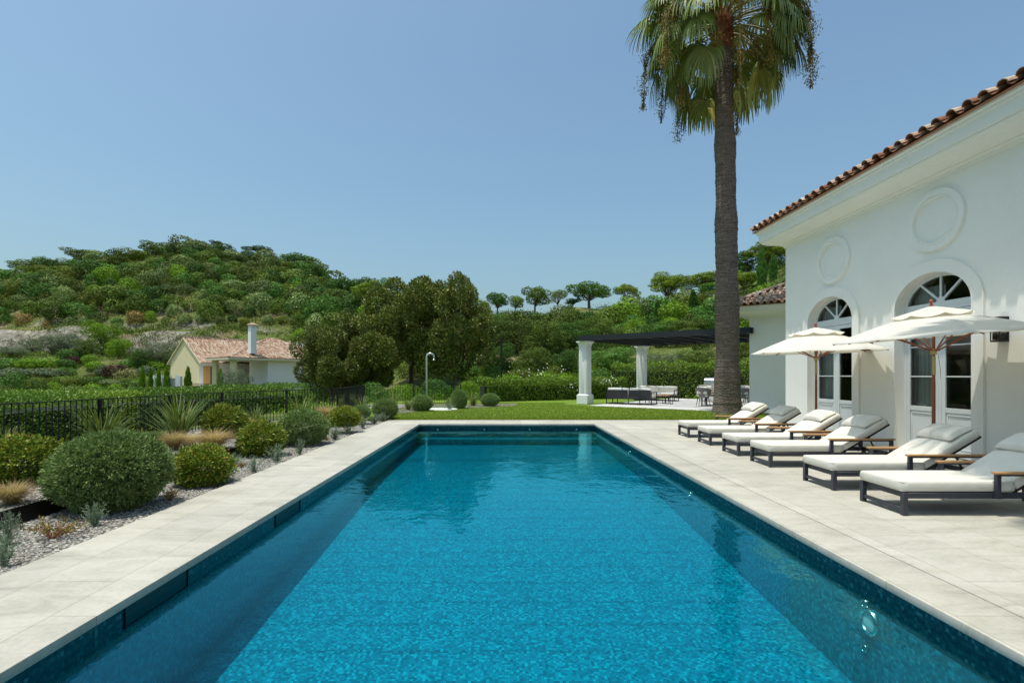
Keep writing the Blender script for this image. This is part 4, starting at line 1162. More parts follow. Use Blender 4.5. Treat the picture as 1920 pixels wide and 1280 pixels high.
def palm(loc, label, H, seed, nf=78, rbase=.50, rtop=.34, lean=-.10, show_parts=True):
    T = thing('palm_tree', label, 'palm tree', loc)
    rng = np.random.default_rng(seed)
    b = MB(); rows = []; nz = 300
    for i in range(nz+1):
        s = i/nz; z = s*H; r = rbase + (rtop-rbase)*min(1, s*1.0)**.8
        r += .10*math.exp(-z/.35) + .022*math.sin(z*1.9)+.012*math.sin(z*4.1+1)
        r += .005*((i*.5) % 1.0 > .45) + .007*rng.normal()
        if s > .93: r += .05*(s-.93)/.07
        cxp = lean*s*s*2
        rows.append([((cxp + r*math.cos(a)*(1+.012*math.sin(a*5+z))), r*math.sin(a), z) for a in np.linspace(0, 2*math.pi, 29)[:-1]]+[])
    rows = [r_+[r_[0]] for r_ in rows]
    b.grid(rows); b.build('trunk', TRUNK, T)
    top = Vector((lean*2, 0, H))
    b = MB(); b.lathe([(rtop+.03, -1.0), (rtop+.07, -.7), (rtop+.05, -.2), (rtop+.10, .15), (.25, .5), (.05, .8)], 20, top)   # with the cut leaf bases
    for k in range(60):
        a = rng.random()*6.28; z = top.z-.9+1.3*rng.random(); r0 = rtop-.06
        b.bar((top.x+r0*math.cos(a), r0*math.sin(a), z), (top.x+(r0+.22)*math.cos(a), (r0+.22)*math.sin(a), z+.22), .07, .03)
    b.build('crown_base', simple('palm_fibre', (.16, .05, .03), (.32, .14, .065), 7, .9, 0, 40, .8, .03, .2, (1, 1, .3)), T)
    for k in range(nf):
        f = k/nf; az = k*2.39996 + rng.normal()*.12
        el = R(80) - R(98)*f**.9 + rng.normal()*.10
        if el < R(25) and abs((az % 6.2832)-4.71) < .55: az += 1.1
        fr = 1.28+.25*rng.random(); L = 2.4+.7*rng.random()
        dr = .9 + .55*f
        pts, Q, tint = frond_mesh(seed*100+k, el, L, fr, dr)
        M = np.array(Matrix.Translation(top+Vector((0, 0, .35-.7*f))) @ Matrix.Rotation(az, 4, 'Z'))
        # twist the fan about its stalk a little
        Qf = Q.reshape(-1, 3) @ M[:3, :3].T + M[:3, 3]
        if f > .90: tint = np.clip(tint+.3, 0, 1)
        me = quads_mesh('frond', Qf.reshape(-1, 4, 3), FROND, tint)
        fo = link('frond', me, T)
        b = MB(); P = [tuple((np.array(p) @ M[:3, :3].T + M[:3, 3])) for p in pts]; b.tube(P, list(np.linspace(.032, .014, len(P))), 6); b.build('stalk', STEM, fo)
    # hanging seed clusters
    SEED = leafmat('palm_seed', (.045, .040, .012), (.095, .078, .028), (.17, .125, .055), .1, .8, .3)
    for k in range(13):
        az = k*2.39996+.9; rr = 1.5+1.8*rng.random(); z1 = -1.6-2.2*rng.random()
        ca, sa = math.cos(az), math.sin(az)
        P = [top+Vector((.3*ca, .3*sa, .1)), top+Vector((rr*.5*ca, rr*.5*sa, .45)), top+Vector((rr*.85*ca, rr*.85*sa, .1)), top+Vector((rr*ca, rr*sa, -.5)), top+Vector((rr*1.04*ca, rr*1.04*sa, z1))]
        PP = []
        for i in range(len(P)-1):
            for s in range(5): PP.append(P[i].lerp(P[i+1], s/5))
        PP.append(P[-1]); 
        b = MB(); b.tube(PP, .014, 5, cap=False); st = b.build('fruit_stem', simple('fruit_stalk', (.42, .30, .12), (.5, .38, .18), 5, .7), T)
        n = 1500; u = .42+.58*rng.random(n)**.8; idx_ = (u*(len(PP)-1)); i0 = np.clip(idx_.astype(int), 0, len(PP)-2); fr_ = idx_-i0
        A = np.array([tuple(p) for p in PP]); C = A[i0]*(1-fr_[:, None])+A[i0+1]*fr_[:, None]
        clump = np.sin(u*38+k)*.5+.6
        C = C + rng.normal(size=(n, 3))*np.array([.21, .21, .18])*clump[:, None]*(1.15-u[:, None]*.5) + np.array([0, 0, -.12])
        D = unit(rng.normal(size=(n, 3))+np.array([0, 0, -1.5]))
        Q = leaf_quads(C, D, .10, .035, rng)
        link('fruit_cluster', quads_mesh('fruit_cluster', Q, SEED, rng.random(n)), st)
    return T
m, t, o = newmat('palm_trunk'); v = coords(t); 
n1 = noise(t, 2.2, 5, .65, coords(t, 'Object', (1, 1, 9)), .5); n2 = noise(t, 8, 4, .7, coords(t, 'Object', (5, 5, .5)), .2); n3 = noise(t, .35, 2, .5, v)
wv = N(t, 'ShaderNodeTexWave'); wv.bands_direction = 'Z'; wv.inputs['Scale'].default_value = 3.4; wv.inputs['Distortion'].default_value = 11; wv.inputs['Detail'].default_value = 4; wv.inputs['Detail Scale'].default_value = 1.6; t.links.new(v, wv.inputs['Vector'])
c = ramp(t, n1.outputs[0], [(.3, (.12, .09, .072)), (.55, (.215, .17, .14)), (.75, (.31, .255, .215))])
c = mixc(t, 1.0, c, ramp(t, wv.outputs[0], [(.1, (.72, .72, .72)), (.45, (1, 1, 1))]), 'MULTIPLY')
c = mixc(t, 1.0, c, ramp(t, n2.outputs[0], [(.40, (.62, .62, .62)), (.5, (1, 1, 1))]), 'MULTIPLY')
h = mixc(t, .5, wv.outputs[0], n2.outputs[0]); h = mixc(t, .4, h, n1.outputs[0])
principled(t, o, c, .95, 0, bump(t, h, .9, .05), .1); TRUNK = m
palm((9.10, 21.6, .0), 'tall fan palm with a bare grey trunk rising beside the lawn', 15.7, 3)
palm((7.0, 4.35, .0), 'unseen second fan palm close to the villa wall, added to shade the nearest loungers', 12.0, 5, nf=38, lean=-.5)  # out of view; added and leaned so its crown casts soft shade on the loungers

# ---------------------------------------------------------------- garden planting
GREYG = leafmat('grey_green_leaf', (.042, .080, .032), (.118, .182, .078), (.22, .29, .14), .2, .6, .15)
PHOT = leafmat('mottled_leaf', (.030, .060, .008), (.105, .150, .020), (.22, .15, .04), .22, .5, .2)
SILV = leafmat('silver_leaf', (.14, .20, .13), (.24, .31, .21), (.36, .42, .30), .2, .7, .15)
STRAP = leafmat('strap_leaf', (.05, .10, .018), (.13, .20, .04), (.30, .28, .10), .3, .5, .15)
BLOND = leafmat('blond_grass', (.40, .27, .11), (.60, .44, .21), (.74, .58, .34), .35, .8, .12)
YGRN = leafmat('yellow_green_leaf', (.09, .15, .02), (.20, .27, .04), (.34, .36, .07), .3, .6, .2)
BARK = simple('bark', (.10, .075, .055), (.19, .155, .12), 5, .95, 0, 18, .8, .03)

def ball_bush(seed, r, hgt, n, L, Wd, mat, lump=.05, shell=(.80, 1.02), cl=1, freq=1.):
    rng = np.random.default_rng(seed)
    Q = crown_quads([(0, 0, hgt*.50, r, r, hgt*.50)], n, L, Wd, rng, .9, shell, lump, .15, cl, L*.42, freq=freq)
    Q = Q[Q[:, :, 2].min(1) > .0]
    Z = Q[:, :, 2].mean(1); 
    tint = rng.random(len(Q))*.75
    return Q, tint
def stems(rng, n, h, sp, r=.01):
    b = MB()
    for k in range(n):
        a = rng.random()*6.28; s = sp*(.4+.6*rng.random()); b.tube([(0, 0, 0), (s*.35*math.cos(a), s*.35*math.sin(a), h*.4), (s*math.cos(a), s*math.sin(a), h)], [r, r*.7, r*.4], 5, cap=False)
    return b
def make_ball(name, label, cat, seed, r, hgt, n, L, Wd, mat, loc=(0, 0, 0), group=None, tips=0, **kw):
    T = thing(name, label, cat, loc, 0, group)
    Q, tint = ball_bush(seed, r, hgt, n, L, Wd, mat, **kw)
    rng = np.random.default_rng(seed)
    if tips:
        d = np.linalg.norm((Q.mean(1)-np.array([0, 0, hgt*.5]))/np.array([r, r, hgt*.5]), axis=1); up = Q[:, :, 2].mean(1)/hgt
        tint = np.where((rng.random(len(Q)) < tips*np.clip(up+.2, 0, 1)) & (d > .9), .85+.15*rng.random(len(Q)), tint)
    link('foliage', quads_mesh('foliage', Q, mat, tint), T)
    st = stems(rng, 9, hgt*.6, r*.7, .014); st.build('stem', BARK, T)
    return T
def g_at(px, py, z=0.): 
    Y = (1.6-z)*1000/(py-702); return (px-942.5)*Y/1000, Y
ZL, ZU = -.03, .14
# ball bushes: (px, base py, width px, top py, z, label)
def place_ball(proto, pr, ph, px, py, w, top, z, label, group, off=True):
    X, Y = g_at(px, py, z); r = w/2*Y/1000; Yc = Y+r*.75; X = (px-942.5)*Yc/1000; r = w/2*Yc/1000
    h = 1.6-(top-702)/1000*Yc - z
    o = copy_tree(proto); o.location = (X, Yc, z-.01); o.scale = (r/pr, r/pr, h/ph); o.rotation_euler = (0, 0, random.random()*6.28)
    o['label'] = label; o['group'] = group; return o
big = make_ball('clipped_bush', 'large rounded grey green bush nearest the camera beside the coping', 'bush', 11, .60, .92, 90000, .034, .013, GREYG, group='rounded grey green bushes in the gravel beds', lump=.10, shell=(.55, 1.04), cl=9, freq=2.6)
X, Y = -4.76, 6.5; big.location = (X, Y, ZL)
pb = make_ball('clipped_bush', 'p', 'bush', 12, .5, .8, 32000, .036, .015, GREYG, lump=.09, shell=(.6, 1.03), cl=7, freq=2.3)
for a in [(569, 838, 90, 768, ZL, 'rounded grey green bush halfway along the coping, behind the lavender tufts'),
          (284, 838, 60, 809, ZU, 'small grey green bush peeping out behind the largest rounded bush'),
          (722, 785, 46, 748, ZU-.1, 'grey green bush at the far end of the gravel bed, by the lawn corner'),
          (791, 771, 40, 740, .02, 'round grey bush at the foot of the steel shower'),
          (861, 766, 30, 730, .02, 'taller dark grey bush just right of the pale shower base'),
          (919, 762, 34, 737, .02, 'round grey bush standing alone before the long hedge'),
          (676, 786, 36, 759, ZU, 'dark round bush right behind the yellow mottled shrub'),
          (619, 785, 34, 762, ZU, 'pale green rounded bush behind the blond grass by the fence')]:
    place_ball(pb, .5, .8, *a, 'rounded grey green bushes in the gravel beds')
for o in [c for c in pb.children] + [pb]: bpy.data.objects.remove(o)
pp = make_ball('mottled_shrub', 'p', 'shrub', 21, .5, .85, 10500, .065, .030, PHOT, lump=.20, shell=(.50, 1.08), tips=.15, freq=1.8, cl=4)
for a in [(42, 915, 118, 822, ZU, 'red tipped mottled shrub left of the largest rounded bush'),
          (379, 915, 96, 838, ZL, 'low mottled shrub just right of the largest rounded bush, beside the coping'),
          (491, 858, 74, 792, ZL, 'mottled shrub between the steel edging end and the second rounded bush'),
          (422, 822, 68, 762, ZU, 'tall mottled shrub in front of the railing'),
          (646, 802, 52, 764, ZU, 'golden mottled shrub past the second rounded bush')]:
    place_ball(pp, .5, .85, *a, 'mottled red and green shrubs in the gravel beds')
for o in [c for c in pp.children] + [pp]: bpy.data.objects.remove(o)

def blades(seed, n, h, spread, w, base_r, curve=1.0, segs=5, updev=.35):
    rng = np.random.default_rng(seed); a = rng.random(n)*6.28; rb = base_r*np.sqrt(rng.random(n)); a2 = a+rng.normal(size=n)*.5
    P = np.stack([rb*np.cos(a), rb*np.sin(a), np.zeros(n)], 1); el = np.pi/2-np.abs(rng.normal(size=n))*updev-.06
    hh = h*(.55+.5*rng.random(n)); Qs = []; cur = np.stack([np.cos(a2)*np.cos(el), np.sin(a2)*np.cos(el), np.sin(el)], 1)
    sdv = np.stack([-np.sin(a2), np.cos(a2), np.zeros(n)], 1); cv = curve*(.4+.9*rng.random(n))
    for s in range(segs):
        f0, f1 = s/segs, (s+1)/segs; w0 = w*(1-f0**2.2); w1 = w*(1-f1**2.2)
        N_ = P + cur*(hh/segs)[:, None]
        Qs.append(np.stack([P-sdv*w0/2, P+sdv*w0/2, N_+sdv*w1/2, N_-sdv*w1/2], 1)); P = N_
        cur = unit(cur + np.stack([np.cos(a2)*.16*cv*spread, np.sin(a2)*.16*cv*spread, -.20*cv*(f1**1.2)], 1))
    return np.concatenate(Qs), np.tile(rng.random(n), segs)
def make_grass(name, cat, seed, mat, **kw):
    Q, tn = blades(seed, **kw); me = quads_mesh(name, Q, mat, tn); return tag(link(name, me), 'p', cat)
def place_g(proto, ph, px, py, w, top, z, label, group, pr=None, rot=None, k=1.0):
    X, Y = g_at(px, py, z); h = (1.6-(top-702)/1000*Y - z)*k; o = proto.copy(); COL.objects.link(o)
    sc = h/ph; sw = sc if not pr else (w/2*Y/1000)/pr
    o.location = (X, Y, z-.01); o.scale = (sw, sw, sc); o.rotation_euler = (0, 0, random.random()*6.28 if rot is None else rot); o['label'] = label; o['group'] = group; return o
gs = make_grass('strappy_plant', 'grass plant', 31, STRAP, n=120, h=1.15, spread=1.15, w=.023, base_r=.10, curve=1.0)
for a in [(192, 838, 130, 744, ZU, 'strappy green plant behind the largest rounded bush'),
          (335, 824, 110, 727, ZU, 'tallest strappy plant, rising in front of the railing'),
          (10, 845, 90, 790, ZU, 'strappy plant at the left end of the railing'),
          (482, 800, 66, 756, ZU, 'low strappy plant between two mottled shrubs'),
          (566, 790, 50, 734, ZU, 'strappy plant behind the second rounded bush'),
          (680, 775, 46, 738, ZU, 'yellow green strappy plant by the corner of the railing'),
          (736, 765, 46, 728, .05, 'yellow green strappy plant behind the far rounded bush'),
          (766, 768, 30, 742, .03, 'small strappy plant just left of the shower bush'),
          (842, 764, 22, 740, .03, 'slim strappy plant left of the taller dark grey bush'),
          (887, 760, 26, 729, .03, 'strappy plant between the last two round bushes'),
          (600, 778, 30, 752, ZU, 'short strappy plant against the railing near the blond grass')]:
    place_g(gs, .95, *a, 'strappy leaved plants along the railing', k=0.98)
bpy.data.objects.remove(gs)
gb = make_grass('blond_grass_tuft', 'grass tuft', 41, BLOND, n=1900, h=.62, spread=1.5, w=.006, base_r=.08, curve=1.25, segs=7, updev=.38)
for a in [(22, 944, 70, 908, ZU, 'blond feather grass tuft left of the steel edging, nearest the camera'),
          (326, 843, 50, 812, ZU, 'blond feather grass tuft below the tallest strappy plant'),
          (352, 836, 46, 815, ZU, 'flopping blond grass between two other blond tufts'),
          (400, 842, 75, 810, ZU, 'widest blond grass tuft behind the low mottled shrub'),
          (455, 812, 40, 786, ZU, 'pale blond grass at the right foot of the tall mottled shrub'),
          (612, 788, 50, 764, ZU, 'blond grass tuft just past the second rounded bush')]:
    place_g(gb, .50, *a, 'blond feather grass tufts in the gravel', pr=.38, k=1.4)
bpy.data.objects.remove(gb)
def lav(seed):
    rng = np.random.default_rng(seed); Q = []
    for k in range(55):
        a = rng.random()*6.28; el = R(88)-abs(rng.normal())*.5; d = np.array([math.cos(a)*math.cos(el), math.sin(a)*math.cos(el), math.sin(el)]); Ls = .22+.16*rng.random()
        n = 26; u = rng.random(n)*.9+.1; C = d[None]*u[:, None]*Ls; D = unit(rng.normal(size=(n, 3))*.6+d[None]*.9)
        Q.append(leaf_quads(C, D, .045, .009, rng))
    return np.concatenate(Q)
Q = lav(1); ls = tag(link('lavender_tuft', quads_mesh('lavender_tuft', Q, SILV)), 'p', 'plant')
for a in [(177, 985, 48, 941, ZL, 'silver lavender tuft before the largest rounded bush'),
          (14, 1022, 50, 958, ZL, 'silver tuft at the left edge, just below the steel edging'),
          (8, 1062, 56, 1000, ZL, 'greyest silver tuft, nearest the camera by the coping'),
          (322, 872, 44, 840, ZU-.1, 'silver tuft between the largest bush and the low mottled shrub'),
          (440, 873, 38, 848, ZL, 'silver tuft in front of the steel edging end'),
          (476, 886, 30, 853, ZL, 'small upright silver tuft nearer the coping'),
          (518, 866, 40, 832, ZL, 'silver tuft right of the mottled shrub, touching its base'),
          (562, 852, 26, 822, ZL, 'pale silver tuft at the foot of the second rounded bush'),
          (628, 824, 34, 798, ZL, 'silver tuft just past the second rounded bush'),
          (652, 814, 24, 792, ZL, 'small silver tuft under the golden mottled shrub'),
          (680, 803, 26, 778, ZL, 'silver tuft right of the golden mottled shrub'),
          (702, 795, 28, 774, ZL, 'silver tuft in front of the dark round bush'),
          (718, 790, 24, 772, ZL, 'last silver tuft before the lawn corner'),
          (843, 768, 18, 754, .02, 'silver tuft beside the shower base')]:
    place_g(ls, .36, *a, 'silver lavender tufts along the coping', pr=.22)
bpy.data.objects.remove(ls)
REDS = leafmat('red_sparse_leaf', (.14, .13, .03), (.28, .22, .05), (.36, .09, .04), .2, .6, .1)
def sparse(name, label, px, py, z, w, h, seed, mat, n=260, L=.035):
    X, Y = g_at(px, py, z); rng = np.random.default_rng(seed); T = thing(name, label, 'plant', (X, Y, z))
    b = MB(); C = []
    for k in range(26):
        a = rng.random()*6.28; s = w*(.2+.8*rng.random()); hh = h*(.4+.6*rng.random()); P = [(0, 0, 0), (s*.5*math.cos(a), s*.5*math.sin(a), hh*.7), (s*math.cos(a), s*math.sin(a), hh)]
        b.tube(P, [.004, .003, .0015], 4, cap=False)
        for q in range(n//26): u = .3+.7*rng.random(); p0, p1, p2 = map(np.array, P); C.append((p0*(1-u)**2+2*u*(1-u)*p1+u*u*p2)+rng.normal(size=3)*.012)
    b.build('stem', simple('red_stem', (.25, .09, .05), (.35, .16, .08), 9, .8), T); C = np.array(C)
    Q = leaf_quads(C, unit(rng.normal(size=C.shape)+[0, 0, .6]), L, L*.45, rng); link('foliage', quads_mesh('foliage', Q, mat), T); return T
sparse('sparse_shrub', 'sparse low red and yellow shrub on the gravel near the coping', 97, 1010, ZL, .34, .20, 3, REDS, 420)
sparse('dried_plant', 'pale dried out plant right of the largest rounded bush', 318, 937, ZL, .16, .15, 4, BLOND, 700, .02)
sparse('sparse_shrub', 'small reddish twiggy plant by the steel edging end', 452, 876, ZL, .12, .10, 5, REDS, 200, .02)
sparse('sparse_shrub', 'tiny reddish twiggy plant past the second rounded bush', 612, 826, ZL, .10, .12, 6, BLOND, 200, .02)

# ---------------------------------------------------------------- hedges
def hedge(name, label, pts, wdt, z0, z1, n, L, Wd, mat, seed, rough=.12, group=None, cat='hedge'):
    rng = np.random.default_rng(seed); P = []; D = []
    segs = [(Vector(a), Vector(b_)) for a, b_ in zip(pts[:-1], pts[1:])]; tot = sum((b_-a).length for a, b_ in segs)
    T = thing(name, label, cat, (pts[0][0], pts[0][1], z0), 0, group); core = MB()
    for a, b_ in segs:
        l = (b_-a).length; d = np.array((b_-a)/l)[:2]; nrm = np.array([d[1], -d[0]]); k = int(n*l/tot)
        u = rng.random(k)*l; face = rng.random(k); H = z1-z0; per = 2*H+wdt
        s = face*per; off = np.where(s < H, -wdt/2, np.where(s < 2*H, wdt/2, s-2*H-wdt/2)); z = np.where(s < H, s, np.where(s < 2*H, s-H, H))
        lum = rough*(np.sin(u*1.3+seed)+np.sin(u*3.1+z*2.2+off)+np.sin(u*5.9+z*5))*.4
        jit = rng.random(k)**2*.22
        sc = np.where(s < 2*H, 1+(lum-jit)/(wdt/2), 1); zz = z*np.where(s < 2*H, 1, 1)+np.where(s >= 2*H, lum-jit*.7, 0)
        off = off*sc; X = np.array(a)[0]+d[0]*u+nrm[0]*off; Y = np.array(a)[1]+d[1]*u+nrm[1]*off
        P.append(np.stack([X, Y, z0+np.maximum(zz, 0)], 1))
        outd = np.stack([nrm[0]*np.sign(off)*(s < 2*H), nrm[1]*np.sign(off)*(s < 2*H), (s >= 2*H)*1.], 1); D.append(outd)
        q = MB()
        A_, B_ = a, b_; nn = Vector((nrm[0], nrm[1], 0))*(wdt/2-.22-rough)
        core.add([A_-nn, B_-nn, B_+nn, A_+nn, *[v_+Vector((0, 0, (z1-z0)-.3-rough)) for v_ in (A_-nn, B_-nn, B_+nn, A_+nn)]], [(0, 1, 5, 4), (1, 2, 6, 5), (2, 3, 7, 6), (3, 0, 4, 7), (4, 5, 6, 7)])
    P = np.concatenate(P); D = unit(rng.normal(size=P.shape)*.7+np.concatenate(D)*.7)
    Q = leaf_quads(P, D, L*(.6+.8*rng.random(len(P))), Wd, rng)
    Q = Q - np.array([pts[0][0], pts[0][1], z0]); link('foliage', quads_mesh('foliage', Q, mat), T)
    core.v = [(x-pts[0][0], y-pts[0][1], z-pts[0][2]) for x, y, z in core.v]
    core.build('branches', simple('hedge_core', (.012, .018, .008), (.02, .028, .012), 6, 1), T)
    return T
HG = leafmat('hedge_leaf', (.020, .055, .010), (.055, .115, .016), (.13, .20, .03), .2, .45, .1)
HG2 = leafmat('laurel_leaf', (.035, .075, .012), (.085, .15, .02), (.17, .25, .035), .25, .4, .1)
hedge('clipped_hedge', 'wide clipped dark green hedge just outside the railing', [(-11.9, 4, -.15), (-11.9, 16, -.15), (-10.5, 26, -.3)], 2.2, -.15, 1.09, 72000, .075, .034, HG, 1, .08)
hedge('clipped_hedge', 'long leafy hedge along the far edge of the lawn', [(-1.2, 31.4, 0), (3.0, 33.6, 0), (7.9, 36.0, 0)], 1.3, .0, 1.32, 26000, .11, .045, HG2, 2, .12)
hedge('clipped_hedge', 'tall sunny hedge behind the cream sofa and the outdoor kitchen', [(7.9, 38.2, 0), (16.5, 33.0, 0), (22, 28, 0)], 1.4, .0, 2.35, 30000, .12, .05, HG2, 3, .25)

# ---------------------------------------------------------------- trees and shrubs of the slopes
LM = {
 'dark olive': leafmat('leaf_dark_olive', (.022, .045, .010), (.060, .095, .022), (.12, .16, .04), .2, .7, .48, .15),
 'deep green': leafmat('leaf_deep_green', (.015, .048, .012), (.042, .10, .024), (.09, .17, .045), .2, .7, .48, .15),
 'grey green': leafmat('leaf_grey_green', (.045, .075, .035), (.10, .14, .065), (.18, .22, .11), .2, .7, .48, .15),
 'bright green': leafmat('leaf_bright_green', (.040, .095, .008), (.10, .19, .018), (.19, .29, .04), .3, .7, .2, .15),
 'yellow green': leafmat('leaf_yellow_green', (.075, .105, .012), (.17, .21, .03), (.29, .31, .06), .3, .7, .2, .15),
 'pale silvery': leafmat('leaf_pale_silvery', (.09, .13, .075), (.18, .23, .13), (.28, .32, .20), .2, .7, .2, .15),
 'dark purple': leafmat('leaf_dark_purple', (.018, .008, .014), (.045, .018, .028), (.08, .04, .04), .15, .7, .2, .15),
 'creamy yellow': leafmat('leaf_cream', (.16, .17, .05), (.32, .30, .13), (.46, .42, .22), .25, .7, .1, .15),
 'dry brown': leafmat('leaf_dry', (.09, .065, .035), (.17, .13, .07), (.26, .20, .12), .2, .8, .2, .1),
}
def shrub_mesh(seed, mat, n=1500, L=.13, Wd=.07, flat=.78, nb=7, cl=1):
    # unit size: about 1 wide, 1 tall
    rng = np.random.default_rng(seed); B = []
    for k in range(nb):
        a = rng.random()*6.28; rr = .26*math.sqrt(rng.random()); r = .17+.13*rng.random()
        z = .22+.52*rng.random()*(1-rr*1.6); B.append((rr*math.cos(a), rr*math.sin(a), z, r, r, r*.85))
    B.append((0, 0, .42, .36, .36, .36)); B.append((0.02, 0.05, .2, .38, .38, .2))
    Q = crown_quads(B, n, L, Wd, rng, .7, (.76, 1.08), .30, .25, cl, .02, shing=1.4, freq=1.3)
    Q = Q[Q[:, :, 2].min(1) > -.05]
    zc = Q[:, :, 2].mean(1)
    return quads_mesh('shrub', Q, mat, np.clip(rng.random(len(Q))*.8+.1*rng.normal(size=len(Q)), 0, 1))
SH = {}
for i, (k, mt) in enumerate(LM.items()):
    SH[k] = [shrub_mesh(100+i*7+j, mt, 3600, .058, .040, nb=9+2*j) for j in range(4)]
SHN = {k: [shrub_mesh(300+i*7, LM[k], 9000, .036, .022, nb=14)] for i, k in enumerate(('dark olive', 'deep green', 'grey green', 'bright green', 'yellow green', 'pale silvery'))}
def shrub(col, x, y, w, h, label, group=None, near=False, cat='shrub', sink=.08, name='shrub'):
    me = random.choice((SHN if near and col in SHN else SH)[col]); o = link(name, me)
    o.location = (x, y, hz(x, y)-h*sink); o.scale = (w, w*(.85+.3*random.random()), h); o.rotation_euler = (random.uniform(-.12, .12), random.uniform(-.12, .12), random.random()*6.28)
    return tag(o, label, cat, group)

def tree_proto(name, seed, kind, mat, n, L, Wd):
    # unit height 1; crown radius about .4
    rng = np.random.default_rng(seed); T = thing(name, 'p', 'tree'); B = []; zt = .35; br = []
    if kind == 'oak':
        for k in range(16):
            a = rng.random()*6.28; rr = .36*math.sqrt(rng.random()); r = .09+.07*rng.random(); z = .46+.38*rng.random()*(1-rr); B.append((rr*math.cos(a), rr*math.sin(a), z, r*1.25, r*1.25, r*.85)); br.append(B[-1][:3])
        B.append((0, 0, .62, .22, .22, .17)); zt = .30
    elif kind == 'pine':
        for k in range(20):
            a = rng.random()*6.28; rr = .40*math.sqrt(rng.random()); r = .08+.06*rng.random(); z = .66+.20*(1-(rr/.4)**2)+.04*rng.normal(); B.append((rr*math.cos(a), rr*math.sin(a), z, r*1.3, r*1.3, r*.8)); br.append(B[-1][:3])
        zt = .42
    elif kind == 'bigpine':
        for k in range(30):
            a = rng.random()*6.28; z = .30+.62*rng.random(); rm = .40*math.sin(math.pi*min(1, (z-.12)/.95))**.7; rr = rm*math.sqrt(rng.random()); r = .07+.06*rng.random(); B.append((rr*math.cos(a), rr*math.sin(a), z, r*1.3, r*1.3, r*.75)); br.append(B[-1][:3])
        zt = .25
    elif kind == 'magnolia':
        for k in range(34):
            a = rng.random()*6.28; z = .28+.62*rng.random(); rm = .42*math.sin(math.pi*min(1, (z-.05)/1.08))**.8; rr = rm*math.sqrt(rng.random()); r = .07+.05*rng.random(); B.append((rr*math.cos(a), rr*math.sin(a), z, r, r, r*1.15)); br.append(B[-1][:3])
        zt = .22
    elif kind == 'leafy':
        for k in range(34):
            a = rng.random()*6.28; z = .20+.66*rng.random(); rm = .36*math.sin(math.pi*min(1, (z-.0)/1.08))**.7; rr = rm*math.sqrt(rng.random()); r = .09+.08*rng.random(); B.append((rr*math.cos(a), rr*math.sin(a), z, r, r, r*1.1)); br.append(B[-1][:3])
        zt = .18
    elif kind == 'cypress':
        for k in range(14):
            z = .06+.88*k/13; r = .5*math.sin(math.pi*min(1, .12+z*.88))**.6*.9; a = rng.random()*6.28; B.append((.05*math.cos(a), .05*math.sin(a), z, r*.8+.04, r*.8+.04, .09))
        zt = .05
    Q = crown_quads(B, int(n*1.3), L, Wd, rng, .6, (.72, 1.08), .2, .35 if kind != 'cypress' else 1.2, shing=0 if kind in ('magnolia', 'cypress') else .8 if kind == 'oak' else 1.1, freq=1.6)
    if kind == 'cypress': Q[:, :, :2] *= 1.0
    link('crown', quads_mesh('crown', Q, mat, np.clip(rng.random(len(Q))*.9, 0, 1)), T)
    b = MB()
    if kind == 'cypress': b.tube([(0, 0, -.02), (0, 0, .5)], [.05, .02], 6)
    else:
        w = .028 if kind != 'magnolia' else .020
        b.tube([(0, 0, -.05), (.006, .004, zt*.5), (0, .01, zt), (.01, 0, zt+.22)], [w*1.3, w, w*.85, w*.4], 8)
        for (x, y, z) in br[:12]: 
            zz = zt*(.8+.35*rng.random()); b.tube([(0, 0, zz), (x*.5, y*.5, zz+(z-zz)*.6), (x, y, z)], [w*.5, w*.32, w*.12], 5, cap=False)
    b.build('trunk', BARK, T); return T
MAG = leafmat('magnolia_leaf', (.030, .050, .012), (.080, .108, .026), (.18, .14, .035), .12, .5, .1, .3)
PINE = leafmat('pine_needles', (.040, .075, .010), (.105, .155, .022), (.19, .24, .045), .2, .7, .15, .15)
TP = {
 'oak': tree_proto('oak_tree', 51, 'oak', LM['deep green'], 5200, .034, .024),
 'oak2': tree_proto('oak_tree', 52, 'oak', LM['dark olive'], 5200, .034, .024),
 'lightoak': tree_proto('young_tree', 53, 'oak', LM['grey green'], 2600, .038, .024),
 'pine': tree_proto('umbrella_pine', 54, 'pine', PINE, 6000, .032, .018),
 'bigpine': tree_proto('pine_tree', 55, 'bigpine', PINE, 13000, .024, .015),
 'darkpine': tree_proto('pine_tree', 56, 'bigpine', LM['deep green'], 13000, .024, .015),
 'mag': tree_proto('magnolia_tree', 57, 'magnolia', MAG, 30000, .024, .0125),
 'mag2': tree_proto('magnolia_tree', 58, 'magnolia', MAG, 30000, .024, .0125),
 'leafy': tree_proto('leafy_tree', 59, 'leafy', LM['dark olive'], 15000, .026, .015),
 'leafy2': tree_proto('leafy_tree', 60, 'leafy', LM['deep green'], 15000, .026, .015),
 'bright': tree_proto('leafy_tree', 61, 'leafy', LM['bright green'], 9000, .03, .018),
 'olive': tree_proto('olive_tree', 62, 'leafy', LM['pale silvery'], 9000, .028, .012),
 'cypress': tree_proto('cypress_tree', 63, 'cypress', LM['bright green'], 6000, .035, .10),
 'darkcypress': tree_proto('cypress_tree', 64, 'cypress', LM['deep green'], 6000, .035, .10),
}
def put(kind, px, top, w, Y, label, group=None, wf=.82, dz=0):
    X = (px-942.5)/1000*Y; z = hz(X, Y)+dz; H = 1.6+(702-top)/1000*Y-z; Wm = w/1000*Y
    o = copy_tree(TP[kind], None, label, group); o.location = (X, Y, z-.02*H); s = Wm/(wf if kind not in ('cypress', 'darkcypress') else 1.0); o.scale = (s, s, H*1.02); o.rotation_euler = (0, 0, random.random()*6.28); return o
Gr = 'trees along the skyline ridge'
